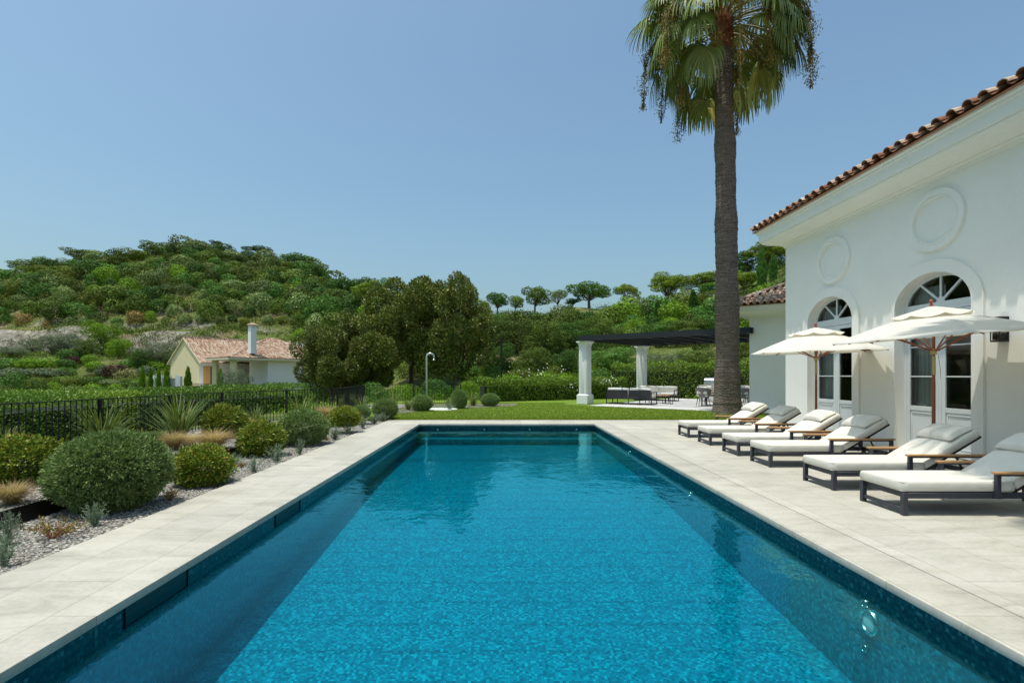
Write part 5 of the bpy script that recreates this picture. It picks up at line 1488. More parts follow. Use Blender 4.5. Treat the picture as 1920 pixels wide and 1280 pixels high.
for a in [('oak', 933, 540, 44, 129, 'round dark oak on the bare ridge, leftmost of its row'), ('oak2', 966, 547, 34, 127, 'low dark oak on the ridge, second in the row'),
          ('oak2', 1003, 526, 56, 128, 'tall dark oak on the bare ridge beside the small pale tree'), ('lightoak', 1046, 535, 32, 128, 'small thin pale tree alone on the ridge between two oaks'),
          ('oak', 1074, 556, 32, 130, 'small low oak at the left foot of the widest ridge oak'), ('oak', 1105, 521, 84, 128, 'widest spreading oak on the bare ridge'),
          ('pine', 1171, 531, 50, 126, 'bright umbrella pine with a bare trunk on the ridge')]: put(*a[:5], a[5], Gr, .84)
Gp = 'pines on the slope behind the palm'
for a in [('bigpine', 1252, 512, 76, 112, 'rounded bright pine left of the palm trunk, leftmost of the pines'), ('bigpine', 1318, 510, 92, 106, 'broad bright pine touching the palm trunk on its left'),
          ('darkpine', 1404, 470, 60, 100, 'dark pine just right of the palm trunk'), ('bigpine', 1440, 455, 84, 96, 'tallest sunny pine rising behind the villa corner'),
          ('darkpine', 1478, 448, 70, 102, 'dark pine half hidden behind the villa wall'), ('bigpine', 1396, 508, 60, 84, 'mid green pine low beside the palm trunk'),
          ('darkpine', 1350, 530, 80, 92, 'dark pine behind the palm trunk')]: put(*a[:5], a[5], Gp, .84)
Gc = 'cypresses on the right hand slope'
for a in [('darkcypress', 1233, 566, 15, 80, 'slim dark cypress left of the broad bright pine'), ('darkcypress', 1300, 546, 20, 75, 'dark cypress in front of the broad bright pine'),
          ('darkcypress', 1428, 470, 20, 80, 'tall dark cypress above the wing roof'), ('darkcypress', 1450, 478, 18, 84, 'dark cypress nearest the villa corner, above the wing roof')]: put(*a[:5], a[5], Gc)
Gm = 'magnolia trees beyond the railing'
for a in [('mag', 622, 612, 134, 37, 'low broad bronze leaved magnolia covering the end of the farther villa'), ('mag2', 692, 578, 130, 39, 'bronze leaved magnolia between the low one and the tall pair'),
          ('mag2', 650, 604, 130, 40, 'bronze leaved magnolia filling the gap behind the low broad one'), ('mag', 772, 516, 172, 42, 'tall bronze leaved magnolia, left one of the tall pair'), ('mag2', 852, 512, 150, 40, 'tall bronze leaved magnolia behind the steel shower, right one of the pair')]: put(*a[:5], a[5], Gm, .84)
Gl = 'trees on top of the scrubby hill'
for a in [('oak2', 292, 449, 54, 204, 'dark rounded tree at the highest point of the hill'), ('oak', 378, 450, 24, 204, 'small tree with a thin trunk on the hilltop, left of a pair'), ('oak2', 403, 448, 26, 204, 'small tree with a thin trunk on the hilltop, right of a pair'),
          ('oak', 484, 459, 50, 204, 'round tree on the ridge right of the small hilltop pair'), ('oak2', 143, 464, 66, 203, 'broad dark tree on the left shoulder of the hill'), ('oak', 556, 474, 64, 200, 'broad dark tree where the ridge starts to fall'),
          ('oak2', 590, 486, 50, 198, 'dark round tree at the falling end of the ridge'), ('oak2', 48, 486, 80, 190, 'dark olive tree group near the left end of the ridge'), ('oak', 8, 500, 56, 190, 'dark tree cut by the left border of the ridge'),
          ('oak', 84, 482, 22, 204, 'tiny round tree on the ridge left of the broad shoulder tree')]: put(*a[:5], a[5], Gl, .84)
Gb = 'trees in the saddle behind the magnolias'
for a in [('oak', 640, 514, 70, 150, 'blue green tree in the saddle, left of the bright pine'), ('oak', 684, 508, 60, 150, 'tallest blue green tree in the saddle'), ('bigpine', 688, 526, 62, 120, 'bright layered pine in the saddle behind the bronze magnolias'),
          ('darkpine', 722, 520, 44, 150, 'pointed blue green tree peeping left of the tall magnolia')]: put(*a[:5], a[5], Gb, .84)
Gv = 'trees in the valley between the magnolias and the pergola'
k = 0
VAL = [('leafy2', 918, 588, 84, 62, 'dark tree directly right of the magnolias'), ('leafy', 962, 598, 90, 58, 'olive green tree behind the black garden lamp'), ('leafy', 1018, 604, 96, 56, 'olive tree under the pale ridge tree'),
       ('leafy2', 1070, 600, 90, 60, 'dark tree just left above the nearer column'), ('leafy', 1128, 596, 90, 64, 'olive tree rising over the left end of the pergola'), ('bright', 1190, 598, 44, 66, 'bright lime green tree above the pergola roof'),
       ('leafy2', 1236, 602, 80, 62, 'dark tree above the middle of the pergola roof'), ('leafy', 1290, 600, 84, 60, 'olive tree above the pergola near the palm'), ('leafy2', 1345, 590, 84, 60, 'dark tree behind the palm trunk above the pergola'),
       ('leafy2', 935, 640, 70, 46, 'low dark tree at the foot of the black garden lamp'), ('leafy', 1000, 652, 76, 45, 'low olive tree behind the white flowering shrubs'), ('leafy2', 1062, 656, 60, 45, 'low dark tree left of the nearer column'),
       ('leafy2', 1150, 652, 90, 48, 'low dark tree seen between the two columns'), ('olive', 1240, 660, 90, 47, 'pale olive tree right of the farther column'), ('leafy', 1310, 655, 90, 46, 'low olive green tree left of the palm trunk, under the pergola'),
       ('leafy', 1400, 640, 70, 45, 'tree visible between the palm trunk and the wing wall'), ('leafy2', 866, 620, 80, 60, 'dark tree seen under the crown of the right magnolia'), ('leafy2', 800, 640, 80, 62, 'dark tree seen between the magnolia trunks'),
       ('leafy', 740, 650, 80, 60, 'olive tree behind the middle magnolia')]
for a in VAL: put(a[0], a[1], a[2], a[3], a[4], a[5], Gv, .84)
ORD = ['leftmost', 'second', 'third', 'fourth', 'fifth', 'sixth', 'seventh', 'eighth', 'ninth', 'tenth', 'eleventh', 'twelfth', 'thirteenth', 'fourteenth', 'fifteenth', 'sixteenth', 'seventeenth', 'eighteenth', 'nineteenth', 'twentieth']
# garden shrubs right behind the long hedge and near the terrace
NEARS = [('bright green', 960, 690, 60, 39, 'leafy bright green shrub right of the garden lamp'), ('yellow green', 985, 682, 50, 41, 'yellow tipped shrub behind the long hedge'), ('bright green', 1020, 685, 62, 40, 'white dotted green shrub behind the long hedge'),
         ('bright green', 1060, 688, 60, 39, 'bright green shrub left of the nearer column'), ('yellow green', 1040, 676, 40, 43, 'pale yellow shrub left of the nearer column'), ('deep green', 905, 700, 60, 36, 'deep green shrub at the left end of the long hedge'),
         ('bright green', 880, 706, 50, 34, 'bright green shrub behind the two dark round bushes'), ('deep green', 1120, 684, 60, 40, 'dark shrub seen just right of the nearer column'), ('deep green', 1160, 690, 60, 40, 'dark shrub above the black framed sofa'),
         ('bright green', 1110, 700, 50, 38.5, 'white flowering shrub behind the black framed sofa'), ('deep green', 925, 680, 50, 40, 'deep green shrub behind the black garden lamp'), ('deep green', 1400, 690, 60, 38, 'dark shrub beside the wing wall'),
         ('bright green', 760, 712, 50, 33, 'green shrub behind the railing under the magnolias'), ('deep green', 700, 712, 60, 33, 'dark shrub behind the railing corner'), ('deep green', 815, 706, 60, 34, 'dark shrub behind the steel shower'), ('bright green', 560, 716, 60, 34, 'sunny shrub just beyond the railing, under the low magnolia'), ('bright green', 500, 718, 60, 30, 'sunny shrub beyond the railing before the white wall')]
UN = ['deep green', 'dark olive', 'deep green', 'dark olive', 'bright green']
for i, px in enumerate(np.arange(596, 915, 23)):
    NEARS.append((UN[i % 5], float(px), 676+9*((i*7) % 4), 54, 46+2*((i*5) % 4), ORD[i]+' undergrowth shrub in the shade behind the magnolia trunks'))
for c_, px, top, w, Y, lab in NEARS:
    X = (px-942.5)/1000*Y; z = hz(X, Y); H = 1.6+(702-top)/1000*Y-z; shrub(c_, X, Y, w/1000*Y*1.25, max(H, .8)*1.12, lab, 'shrubs behind the hedge and railing', True)
rng = np.random.default_rng(12)   # white blossoms on the oleander hedge
P = []
for px, py, sxx, syy, n, Y in ((1135, 716, 12, 4, 60, 34.6), (1000, 700, 34, 8, 90, 36.5), (1060, 722, 30, 10, 24, 33.2)):
    a = np.stack([(rng.normal(px, sxx, n)-942.5)/1000*Y, Y+rng.normal(size=n)*.25, 1.6+(702-rng.normal(py, syy, n))/1000*Y], 1); P.append(a)
P = np.concatenate(P); Q = leaf_quads(P, unit(rng.normal(size=P.shape)), .10, .07, rng)
tag(link('white_blossom', quads_mesh('white_blossom', Q, simple('petal', (.75, .75, .68), (.8, .8, .74), 5))), kind='stuff')

# left valley garden, placed where the photo shows each plant meeting the ground
GARD = [('bright', 196, 603, 666, 72, 'light green spreading tree with a visible trunk before the pale cliff'), ('olive', 96, 626, 664, 52, 'pale grey green tree at the foot of the pale cliff'), ('olive', 128, 622, 662, 50, 'pale tree left of the light green spreading tree'),
        ('olive', 18, 648, 668, 66, 'silvery tree at the left edge below the cliff'), ('olive', 60, 634, 664, 46, 'silvery tree between two others below the cliff'), ('leafy', 160, 636, 668, 40, 'dark shrubby tree left of the light green trunk'),
        ('bright', 224, 636, 672, 44, 'yellow green tree right of the light green trunk'), ('leafy2', 264, 652, 694, 40, 'dark green tree left of the farther villa'), ('olive', 300, 640, 684, 64, 'pale olive tree touching the farther villa gable'),
        ('olive', 442, 688, 738, 56, 'grey olive tree before the white wall of the farther villa')]
for kd, px, top, base, w, lab in GARD:
    g = ground_at(px, base, 40, 116) if base < 730 else Vector(((px-942.5)/1000*50, 50, 0)); put(kd, px, top, w, g.y, lab, 'garden trees below the hill', .84)
GS = [('deep green', 18, 668, 690, 46, 'hedge'), ('bright green', 55, 668, 690, 50, ''), ('bright green', 95, 667, 689, 50, ''), ('deep green', 128, 670, 690, 36, ''), ('dark purple', 138, 664, 684, 24, ''), ('bright green', 168, 660, 684, 28, ''),
      ('bright green', 180, 672, 692, 36, ''), ('pale silvery', 20, 688, 706, 60, ''), ('pale silvery', 62, 689, 704, 70, ''), ('pale silvery', 96, 688, 702, 50, ''), ('deep green', 122, 684, 702, 30, ''), ('dark purple', 217, 676, 706, 44, ''),
      ('pale silvery', 193, 680, 702, 24, ''), ('creamy yellow', 240, 684, 712, 46, ''), ('pale silvery', 276, 681, 704, 30, ''), ('deep green', 26, 688, 740, 70, ''), ('dark olive', 62, 692, 740, 56, ''), ('bright green', 96, 704, 736, 36, ''),
      ('grey green', 142, 712, 742, 70, ''), ('bright green', 176, 708, 732, 50, ''), ('bright green', 208, 709, 732, 40, ''), ('deep green', 196, 722, 742, 60, ''), ('yellow green', 228, 722, 744, 34, ''), ('creamy yellow', 168, 696, 706, 18, ''),
      ('deep green', 245, 668, 690, 40, ''), ('grey green', 285, 700, 735, 40, ''), ('grey green', 255, 712, 740, 40, ''), ('dark olive', 8, 710, 745, 50, ''), ('bright green', 400, 722, 742, 40, ''), ('grey green', 470, 722, 744, 46, ''), ('grey green', 512, 716, 744, 36, ''),
      ('deep green', 372, 722, 744, 40, ''), ('bright green', 330, 726, 744, 50, ''), ('deep green', 290, 728, 746, 40, ''), ('pale silvery', 60, 728, 744, 50, ''), ('deep green', 130, 650, 672, 40, ''), ('bright green', 290, 668, 690, 40, ''), ('deep green', 325, 660, 690, 30, '')]
rz_ = np.random.default_rng(41)
cz_ = ['dark olive', 'deep green', 'bright green', 'grey green', 'bright green', 'deep green', 'yellow green', 'dark olive']
for px in np.arange(-20, 545, 15):
    if rz_.random() < .8: GS.append((cz_[rz_.integers(8)], float(px+rz_.normal()*4), float(rz_.uniform(717, 731)), float(rz_.uniform(734, 750)), float(rz_.uniform(34, 62)), ''))
for px in np.arange(-10, 300, 22):
    GS.append((cz_[rz_.integers(8)], float(px+rz_.normal()*5), float(rz_.uniform(698, 712)), float(rz_.uniform(716, 726)), float(rz_.uniform(26, 52)), ''))
labs = {}
for c_, px, top, base, w, _ in GS:
    g = ground_at(px, min(base, 727), 40, 116); Y = g.y
    if base >= 727: Y = 46 + (760-base)*.5
    X = (px-942.5)/1000*Y; z = hz(X, Y); H = 1.6+(702-top)/1000*Y-z; H = max(H, .6)
    zone = 'at the left border of the valley garden' if px < 45 else 'below the pale trees of the valley garden' if px < 110 else 'before the light green spreading tree' if px < 205 else 'beside the slim cypresses' if px < 300 else 'in front of the farther villa'
    lev = 'upper' if base < 700 else 'middle' if base < 725 else 'lower'
    labs.setdefault((c_, zone, lev), []).append((px, c_, X, Y, w/1000*Y*1.15, H*1.08))
for (c_, zone, lev), L_ in labs.items():
    L_.sort()
    for i, (px, cc, X, Y, w, H) in enumerate(L_):
        pre = '' if len(L_) == 1 else (ORD[i]+' ' if i == 0 else ORD[i]+' from left, ')
        shrub(cc, X, Y, w, H, f'{pre}{c_} {lev} terrace shrub {zone}', 'shrubs of the valley garden', Y < 60)
for px, top, base, w, lab in [(267, 688, 740, 11, 'slim cypress farthest left of the row by the white balustrade'), (283, 692, 740, 10, 'slim cypress, second of the row by the white balustrade'), (297, 690, 740, 11, 'slim cypress between two white balustrade piers'),
                              (313, 688, 740, 13, 'slim cypress at the right end of the white balustrade'), (352, 690, 740, 15, 'fuller cypress before the yellow gable'), (413, 693, 740, 13, 'cypress standing in the porch recess of the farther villa')]:
    put('cypress', px, top, w, 53 if px < 330 else 56, lab, 'cypresses before the farther villa', dz=0)

# scattered hillside shrubs
rs = np.random.default_rng(77)
def poisson(x0, x1, top, bot, sp, tries=6000):
    pts = []
    for _ in range(tries):
        x = rs.uniform(x0, x1); tp = float(ridge_p(x))+3; bt = bot(x) if callable(bot) else bot
        y = rs.uniform(tp, bt); s = sp*(.75+.5*(y-tp)/(bt-tp+1))
        if all((x-a)**2+((y-b_)*1.5)**2 > s*s for a, b_ in pts): pts.append((x, y))
    return pts
left = poisson(-40, 640, None, lambda x: 628 if x > 330 else 612, 20.5)
right = [p for p in poisson(870, 1470, None, lambda x: 655, 24) if not (1180 < p[0] and p[1] < 560) and not (p[0] < 1230 and p[1] < ridge_p(p[0])+17)]
mid = [p for p in poisson(560, 900, None, lambda x: 640, 26, 1500)]
def zonename(px):
    for lim, nm in ((45, 'at the left border'), (115, 'left of the broad shoulder tree'), (175, 'under the broad shoulder tree'), (240, 'above the light green spreading tree'), (320, 'under the highest tree'), (420, 'under the small hilltop pair'),
                    (470, 'above the chimney'), (540, 'above the farther villa roof'), (640, 'by the falling ridge'), (760, 'in the saddle'), (900, 'behind the tall magnolias'), (980, 'below the leftmost ridge oak'), (1040, 'below the small pale ridge tree'),
                    (1140, 'below the widest ridge oak'), (1220, 'below the umbrella pine'), (1330, 'left of the palm trunk'), (9999, 'right of the palm trunk')):
        if px < lim: return nm
rows = {}
cols_l = ['dark olive']*5+['deep green']*5+['grey green']*4+['bright green']*1+['yellow green']*1
cols_r = ['dark olive']*5+['deep green']*4+['grey green']*3+['bright green']*2+['yellow green']*1
for pts, cols, sc in ((left, cols_l, 1.0), (right, cols_r, 1.15), (mid, cols_r, 1.2)):
    for px, py in pts:
        g = ground_at(px, py, 60 if pts is left else 48, 235)
        if pts is left and g.y < 119: continue
        rp = float(ridge_p(px)); lvl = (py-rp)/((628 if pts is left else 655)-rp)
        c_ = cols[rs.integers(len(cols))]
        if lvl > .8 and pts is left and rs.random() < .5: c_ = ['dry brown', 'yellow green', 'grey green'][rs.integers(3)]
        wpx = rs.uniform(27, 45)*(1.4 if rs.random() < .3 else 1)*(1.2-.4*max(0, min(1, lvl)))*sc; hpx = wpx*rs.uniform(.68, 1.0)
        if lvl > .8 and pts is left: wpx *= .7; hpx *= .7
        if lvl < .3: hpx *= .58; wpx *= .85
        w = wpx/1000*g.y; h = hpx/1000*g.y
        lv = 'on the ridge' if lvl < .15 else 'just under the ridge' if lvl < .35 else 'halfway up the slope' if lvl < .6 else 'on the lower slope' if lvl < .82 else 'at the foot of the slope'
        sz = 'small' if wpx < 28 else 'large' if wpx > 42 else 'medium'
        rows.setdefault((sz, c_, lv, zonename(px)), []).append((px, g.x, g.y, w*1.1, h*1.15))
nsh = 0
for (sz, c_, lv, zn), L_ in rows.items():
    L_.sort()
    for i, (px, x, y, w, h) in enumerate(L_):
        pre = '' if len(L_) == 1 else (ORD[min(i, 19)]+', ' )
        shrub(c_, x, y, w, h, f'{pre}{sz} {c_} shrub {lv} {zn}', 'wild shrubs on the slopes', sink=.12, name='wild_shrub'); nsh += 1
print('wild shrubs', nsh, len(bpy.data.objects))

# low scrub between them: nobody could count it
rng = np.random.default_rng(9)
def scrub(name, n, u0, u1, Y0, Y1, mat, k, L, sp, seed, h=.6):
    rng = np.random.default_rng(seed); Y = Y0+(Y1-Y0)*rng.random(n); u = rng.uniform(u0, u1, n); X = (u-942.5)/1000*Y
    keep = np.sin(X*.13+Y*.21+seed)+np.sin(X*.31-Y*.17+2)+rng.normal(size=n)*.7 > -.3; X = X[keep]; Y = Y[keep]
    Z = height(X, Y); m_ = len(X); C = np.repeat(np.stack([X, Y, Z], 1), k, 0); d = rng.normal(size=C.shape)*np.array([sp, sp, h*.5]); d[:, 2] = np.abs(d[:, 2])
    C = C+d; D = unit(rng.normal(size=C.shape)+np.array([0, 0, .6])); Q = leaf_quads(C, D, L*(.5+rng.random(len(C))), L*.55, rng)
    tag(link(name, quads_mesh(name, Q, mat, rng.random(len(Q)))), kind='stuff')
scrub('hillside_scrub', 1700, -120, 680, 117, 210, LM['dark olive'], 34, .38, .75, 1)
scrub('hillside_scrub', 800, -120, 680, 117, 210, LM['yellow green'], 26, .36, .7, 2)
scrub('cliff_scrub', 900, -120, 680, 108, 121, LM['dark olive'], 40, .35, .8, 31, .7)
scrub('dry_scrub', 1100, -120, 680, 117, 200, LM['dry brown'], 26, .36, .8, 3, .4)
scrub('slope_scrub', 2600, 600, 1520, 48, 118, LM['deep green'], 36, .26, .65, 4, .8)
scrub('slope_scrub', 1600, 600, 1520, 44, 118, LM['yellow green'], 30, .24, .6, 5, .5)
scrub('valley_undergrowth', 2600, -60, 620, 36, 112, LM['bright green'], 34, .22, .5, 6, .35)
scrub('valley_undergrowth', 2000, -60, 620, 36, 112, LM['dark olive'], 34, .24, .5, 7, .5)
scrub('valley_undergrowth', 600, -60, 620, 60, 112, LM['creamy yellow'], 20, .2, .4, 8, .25)
scrub('shrub_bed_cover', 900, 640, 1500, 34, 50, LM['bright green'], 50, .15, .4, 10, .5)
scrub('verge_bushes', 500, 380, 640, 22, 30, LM['bright green'], 60, .10, .25, 12, .5)
scrub('verge_grass', 900, -90, 420, 8.3, 15, LM['yellow green'], 30, .12, .25, 11, .12)

# ---------------------------------------------------------------- the farther villa across the valley
CREAMW = simple('cream_render', (.78, .66, .38), (.82, .70, .43), 1, .9)
WHW = simple('far_white_render', (.82, .81, .79), (.86, .85, .83), 1, .9)
gv = Vector((.8, -.6, 0)); bv = Vector((.6, .8, 0))
FV = thing('far_villa', 'cream and white villa with salmon tiled roofs across the valley', 'house', (-36.5, 62, -1.6))
def FPv(o, par=None):
    o.parent = par or FV
    if par is None: o.matrix_parent_inverse = Matrix.Translation(-FV.location)
    return o
def Z(v, z): return Vector((v.x, v.y, z))
apex = Vector((-40.2, 67.0, 0)); hw = 4.75; ze, za_, zb_ = 3.0, 6.25, -2.2; Lg = 15
wi = hw-.7
b = MB(); gl, gr = apex-gv*wi+bv*.18, apex+gv*wi+bv*.18
zs = ze+(za_-ze)*(hw-wi)/hw
am = apex+bv*.18
b.add([Z(gl, zb_), Z(gr, zb_), Z(gr, zs-.05), Z(am, za_-.15), Z(gl, zs-.05)], [(0, 1, 2, 3, 4)])
FPv(b.build('gable_wall', CREAMW))
b = MB(); b.add([Z(gr, zb_), Z(gr+bv*(Lg-2), zb_), Z(gr+bv*(Lg-2), zs-.05), Z(gr, zs-.05)], [(0, 1, 2, 3)]); b.add([Z(gl, zb_), Z(gl+bv*(Lg-2), zb_), Z(gl+bv*(Lg-2), zs-.05), Z(gl, zs-.05)], [(0, 1, 2, 3)])
FPv(b.build('wall', WHW))
b = MB(); sl_, sr_ = apex-gv*hw, apex+gv*hw
for s0, s1, zz0, zz1 in ((sl_, apex, ze, za_), (apex, sr_, za_, ze)):
    b.add([Z(s0, zz0), Z(s1, zz1), Z(s1+bv*Lg, zz1), Z(s0+bv*Lg, zz0), Z(s0, zz0-.16), Z(s1, zz1-.16), Z(s1+bv*Lg, zz1-.16), Z(s0+bv*Lg, zz0-.16)], [(0, 1, 2, 3), (4, 5, 6, 7), (0, 1, 5, 4), (1, 2, 6, 5), (2, 3, 7, 6), (3, 0, 4, 7)])
fr_ = FPv(b.build('roof', [simple('cream_trim', (.70, .62, .44))], None))
slope = (za_-ze)/hw; Ls = math.hypot(hw, za_-ze)
FPv(tile_roof('roof_tiles', Z(sr_, ze+.02)+Vector((0, 0, .0)), bv, -gv+Vector((0, 0, slope)), Lg, Ls-.2, .24, .42, TILE2, None, seg=4), fr_)
FPv(tile_roof('roof_tiles', Z(sl_, ze+.02), bv, gv+Vector((0, 0, slope)), Lg, Ls-.2, .24, .42, TILE2, None, seg=4), fr_)
FPv(ridge_tiles('ridge_tiles', Z(apex, za_+.05), Z(apex+bv*Lg, za_+.05), .14, TILE2, None), fr_)
# hipped block
c0 = Vector((-29.8, 58.0, 0)); g2, b2_ = 10.5, 13.5; zc2 = 3.45; s3 = math.tan(R(26)); hh = g2/2
b = MB(); ins = .65
q = [c0-gv*ins+bv*ins, c0-gv*ins+bv*(b2_-ins), c0-gv*(g2-ins)+bv*(b2_-ins), c0-gv*(5.5-ins)+bv*ins]
# the left part of this block is an open porch: walls start behind it
pz = 4.2
b.add([Z(q[0]+bv*pz, zb_), Z(q[1], zb_), Z(q[1], zc2-.1), Z(q[0]+bv*pz, zc2-.1)], [(0, 1, 2, 3)]); b.add([Z(q[1], zb_), Z(q[2], zb_), Z(q[2], zc2-.1), Z(q[1], zc2-.1)], [(0, 1, 2, 3)])
b.add([Z(q[0]+bv*pz, zb_), Z(q[3]+bv*pz, zb_), Z(q[3]+bv*pz, zc2-.1), Z(q[0]+bv*pz, zc2-.1)], [(0, 1, 2, 3)])
FPv(b.build('wall', WHW))
b = MB(); b.bar(Z(q[0]+bv*.2, zb_), Z(q[0]+bv*.2, zc2-.1), .55, .55); FPv(b.build('porch_pillar', CREAMW)); b = MB(); b.bar(Z(q[3]+bv*.2, zb_), Z(q[3]+bv*.2, zc2-.1), .5, .5); FPv(b.build('porch_pillar', CREAMW))
zp = 6.15; E0, E1, E3 = c0, c0+bv*b2_, c0-gv*5.5; E2 = c0-gv*13+bv*b2_; E4 = c0-gv*13+bv*8; p1 = c0-gv*6.5+bv*8; p2 = c0-gv*6.5+bv*9.5; dz_ = zp-zc2
b = MB(); b.add([Z(E0, zc2), Z(E1, zc2), Z(p2, zp), Z(p1, zp)], [(0, 1, 2, 3)]); b.add([Z(E3, zc2), Z(E0, zc2), Z(p1, zp)], [(0, 1, 2)]); b.add([Z(E1, zc2), Z(E2, zc2), Z(p2, zp)], [(0, 1, 2)]); b.add([Z(E2, zc2), Z(E4, zc2), Z(p1, zp), Z(p2, zp)], [(0, 1, 2, 3)]); b.add([Z(E4, zc2), Z(E3, zc2), Z(p1, zp)], [(0, 1, 2)])
EE = [E0, E1, E2, E4, E3]; b.add([Z(e, zc2-.22) for e in EE], [(4, 3, 2, 1, 0)])
for i in range(5): b.add([Z(EE[i], zc2-.22), Z(EE[(i+1) % 5], zc2-.22), Z(EE[(i+1) % 5], zc2-.001), Z(EE[i], zc2-.001)], [(0, 1, 2, 3)])
hr = FPv(b.build('hipped_roof', simple('cream_trim', (.70, .62, .44)), recalc=False))
La, Lb_ = math.hypot(6.5, dz_), math.hypot(8, dz_)
FPv(tile_roof('roof_tiles', Z(E0, zc2+.02), bv, -gv*6.5+Vector((0, 0, dz_)), b2_, La, .24, .42, TILE2, None, seg=4, clip=lambda c, s: 8*s/La < c < b2_-4*s/La), hr)
FPv(tile_roof('roof_tiles', Z(E3, zc2+.02)-gv*1.0, gv, bv*8+Vector((0, 0, dz_)), 6.5, Lb_, .24, .42, TILE2, None, seg=4, clip=lambda c, s: 1-s/Lb_ < c < 6.5-6.5*s/Lb_), hr)
FPv(ridge_tiles('ridge_tiles', Z(p1, zp+.05), Z(p2, zp+.05), .14, TILE2, None), hr); FPv(ridge_tiles('hip_tiles', Z(c0, zc2+.05), Z(p1, zp+.05), .14, TILE2, None), hr)
# chimneys
def chimney(c, z0, z1, w, lab=None):
    b = MB(); M = Matrix.Translation(c) @ Matrix.Rotation(math.atan2(-.6, .8), 4, 'Z')
    b.box(-w/2, w/2, -w/2, w/2, z0, z1-.42, M); 
    for x in (-1, 0, 1):
        for y in (-1, 1): b.box(x*(w/2-.07)-.06, x*(w/2-.07)+.06, y*(w/2-.07)-.06, y*(w/2-.07)+.06, z1-.42, z1-.12, M)
    b.box(-w/2-.03, w/2+.03, -w/2-.03, w/2+.03, z1-.13, z1-.06, M); o = FPv(b.build('chimney', WHW), hr)
    b = MB(); e = w/2+.16; P = [(-e, -e, z1-.06), (e, -e, z1-.06), (e, e, z1-.06), (-e, e, z1-.06), (0, 0, z1+.18)]; b.add([M @ Vector(p) for p in P], [(0, 1, 4), (1, 2, 4), (2, 3, 4), (3, 0, 4), (3, 2, 1, 0)])
    k = b.build('chimney_cap', simple('cap_tile', (.40, .24, .16), (.5, .34, .24), 8, .9)); k.parent = o
    k.matrix_parent_inverse = Matrix.Identity(4)
chimney(Vector(((473-942.5)*.061, 61.0, 0)), 4.0, 7.35, .66)
chimney(Vector(((562-942.5)*.073, 73.0, 0)), 4.4, 6.25, 1.9)
# door and shutters on the terrace side, railing, terrace
b = MB(); a0 = gr+gv*.02
def onwall(s0, s1, z0, z1, d0, d1, nm, mat):   # along bv from gr, proud of the wall by d
    b = MB(); P = []
    for z in (z0, z1):
        for s_, d_ in ((s0, d0), (s1, d0), (s1, d1), (s0, d1)): P.append(Z(gr+bv*s_+gv*d_, z))
    b.add(P, [(0, 1, 2, 3), (4, 5, 6, 7), (0, 1, 5, 4), (1, 2, 6, 5), (2, 3, 7, 6), (3, 0, 4, 7)]); return FPv(b.build(nm, mat))
SHUT = simple('orange_shutter', (.62, .33, .09), (.70, .40, .13), 4, .6)
onwall(.5, 1.3, .3, 2.6, .01, .06, 'shutter', SHUT); onwall(1.5, 2.3, .3, 2.6, .01, .06, 'shutter', SHUT); onwall(1.3, 1.5, .3, 2.6, .005, .03, 'window', simple('far_glass', (.10, .13, .16), None, 1, .1))
b = MB(); tp = [gr-bv*1.2+gv*.3, gr-bv*1.2+gv*4.5, gr+bv*4.4+gv*4.2, gr+bv*4.4+gv*.1]
b.add([*[Z(p, -2.3) for p in tp], *[Z(p, .0) for p in tp]], [(0, 1, 5, 4), (1, 2, 6, 5), (2, 3, 7, 6), (3, 0, 4, 7), (4, 5, 6, 7)]); FPv(b.build('terrace', WHW))
b = MB(); tq = [Z(tp[0], .55), Z(tp[1], .55), Z(tp[2], .55)]
for p, q in zip(tq[:-1], tq[1:]):
    b.bar(p, q, .05, .05); n = int((q-p).length/.25)
    for i in range(n+1): c = p.lerp(q, i/n); b.bar(Z(c, .0), Z(c, .54), .03, .03)
FPv(b.build('terrace_railing', simple('rust_iron', (.16, .08, .05), (.22, .12, .08), 5, .8)))
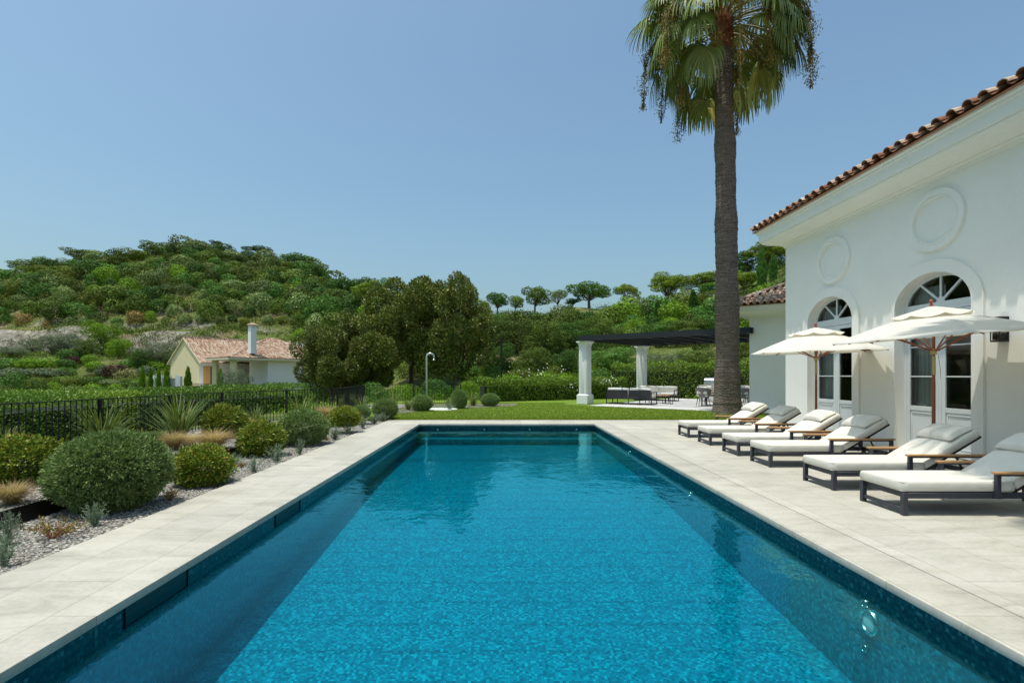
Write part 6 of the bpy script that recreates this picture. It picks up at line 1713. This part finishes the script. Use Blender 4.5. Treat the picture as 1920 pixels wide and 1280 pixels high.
BA = thing('garden_balustrade', 'white garden wall with piers and railing left of the farther villa', 'balustrade', (-36, 56, -1.7))
def FB(o): o.parent = BA; o.matrix_parent_inverse = Matrix.Translation(-BA.location); return o
Yb = 57
def bx(p0, p1, zb0, zt, y0, y1, nm, mat=WHW):
    b = MB(); b.box((p0-942.5)*Yb/1000, (p1-942.5)*Yb/1000, y0, y1, zb0, zt); return FB(b.build(nm, mat))
for p0, p1 in ((287, 291), (299.5, 305), (316, 320), (331, 336)): bx(p0, p1, -2.2, 1.5, Yb-.2, Yb+.2, 'pier')
bx(336.2, 340, -2.2, 1.42, Yb-.2, Yb+.2, 'pier')
bx(291.1, 330.9, -2.2, -.15, Yb-.12, Yb+.12, 'low_wall')
b = MB()
for p in np.arange(292, 331, 1.4): b.box((p-942.5)*Yb/1000-.02, (p-942.5)*Yb/1000+.02, Yb-.03, Yb+.03, -.14, 1.15)
b.box((291.1-942.5)*Yb/1000, (331-942.5)*Yb/1000, Yb-.04, Yb+.04, 1.15, 1.22); FB(b.build('railing', simple('grey_rail', (.35, .36, .36), (.4, .41, .41), 4)))
# small tiled roof glimpsed through the magnolias
NB = thing('small_outbuilding', 'low salmon tiled outbuilding glimpsed through the magnolia branches', 'outbuilding', (-15.5, 60, -1))
b = MB(); b.box(-4.5, 3.5, -2, 3, -1.5, 1.2); b.build('wall', CREAMW, NB)
b = MB(); P = [(-5, -2.6, 1.2), (4, -2.6, 1.2), (4, 3.6, 1.2), (-5, 3.6, 1.2), (-2.5, .5, 2.9), (1.5, .5, 2.9)]; b.add(P, [(0, 1, 5, 4), (1, 2, 5), (2, 3, 4, 5), (3, 0, 4), (3, 2, 1, 0)]); rr = b.build('roof', UNDER, NB)
t_ = tile_roof('roof_tiles', (-5, -2.65, 1.22), (1, 0, 0), (0, 3.1, 1.7), 9, 3.5, .25, .42, TILE2, None, seg=4, clip=lambda c, s: s*.75 < c < 9-s*.75); t_.parent = rr

# remove the prototypes
for k, T in TP.items():
    for c in list(T.children): bpy.data.objects.remove(c)
    bpy.data.objects.remove(T)
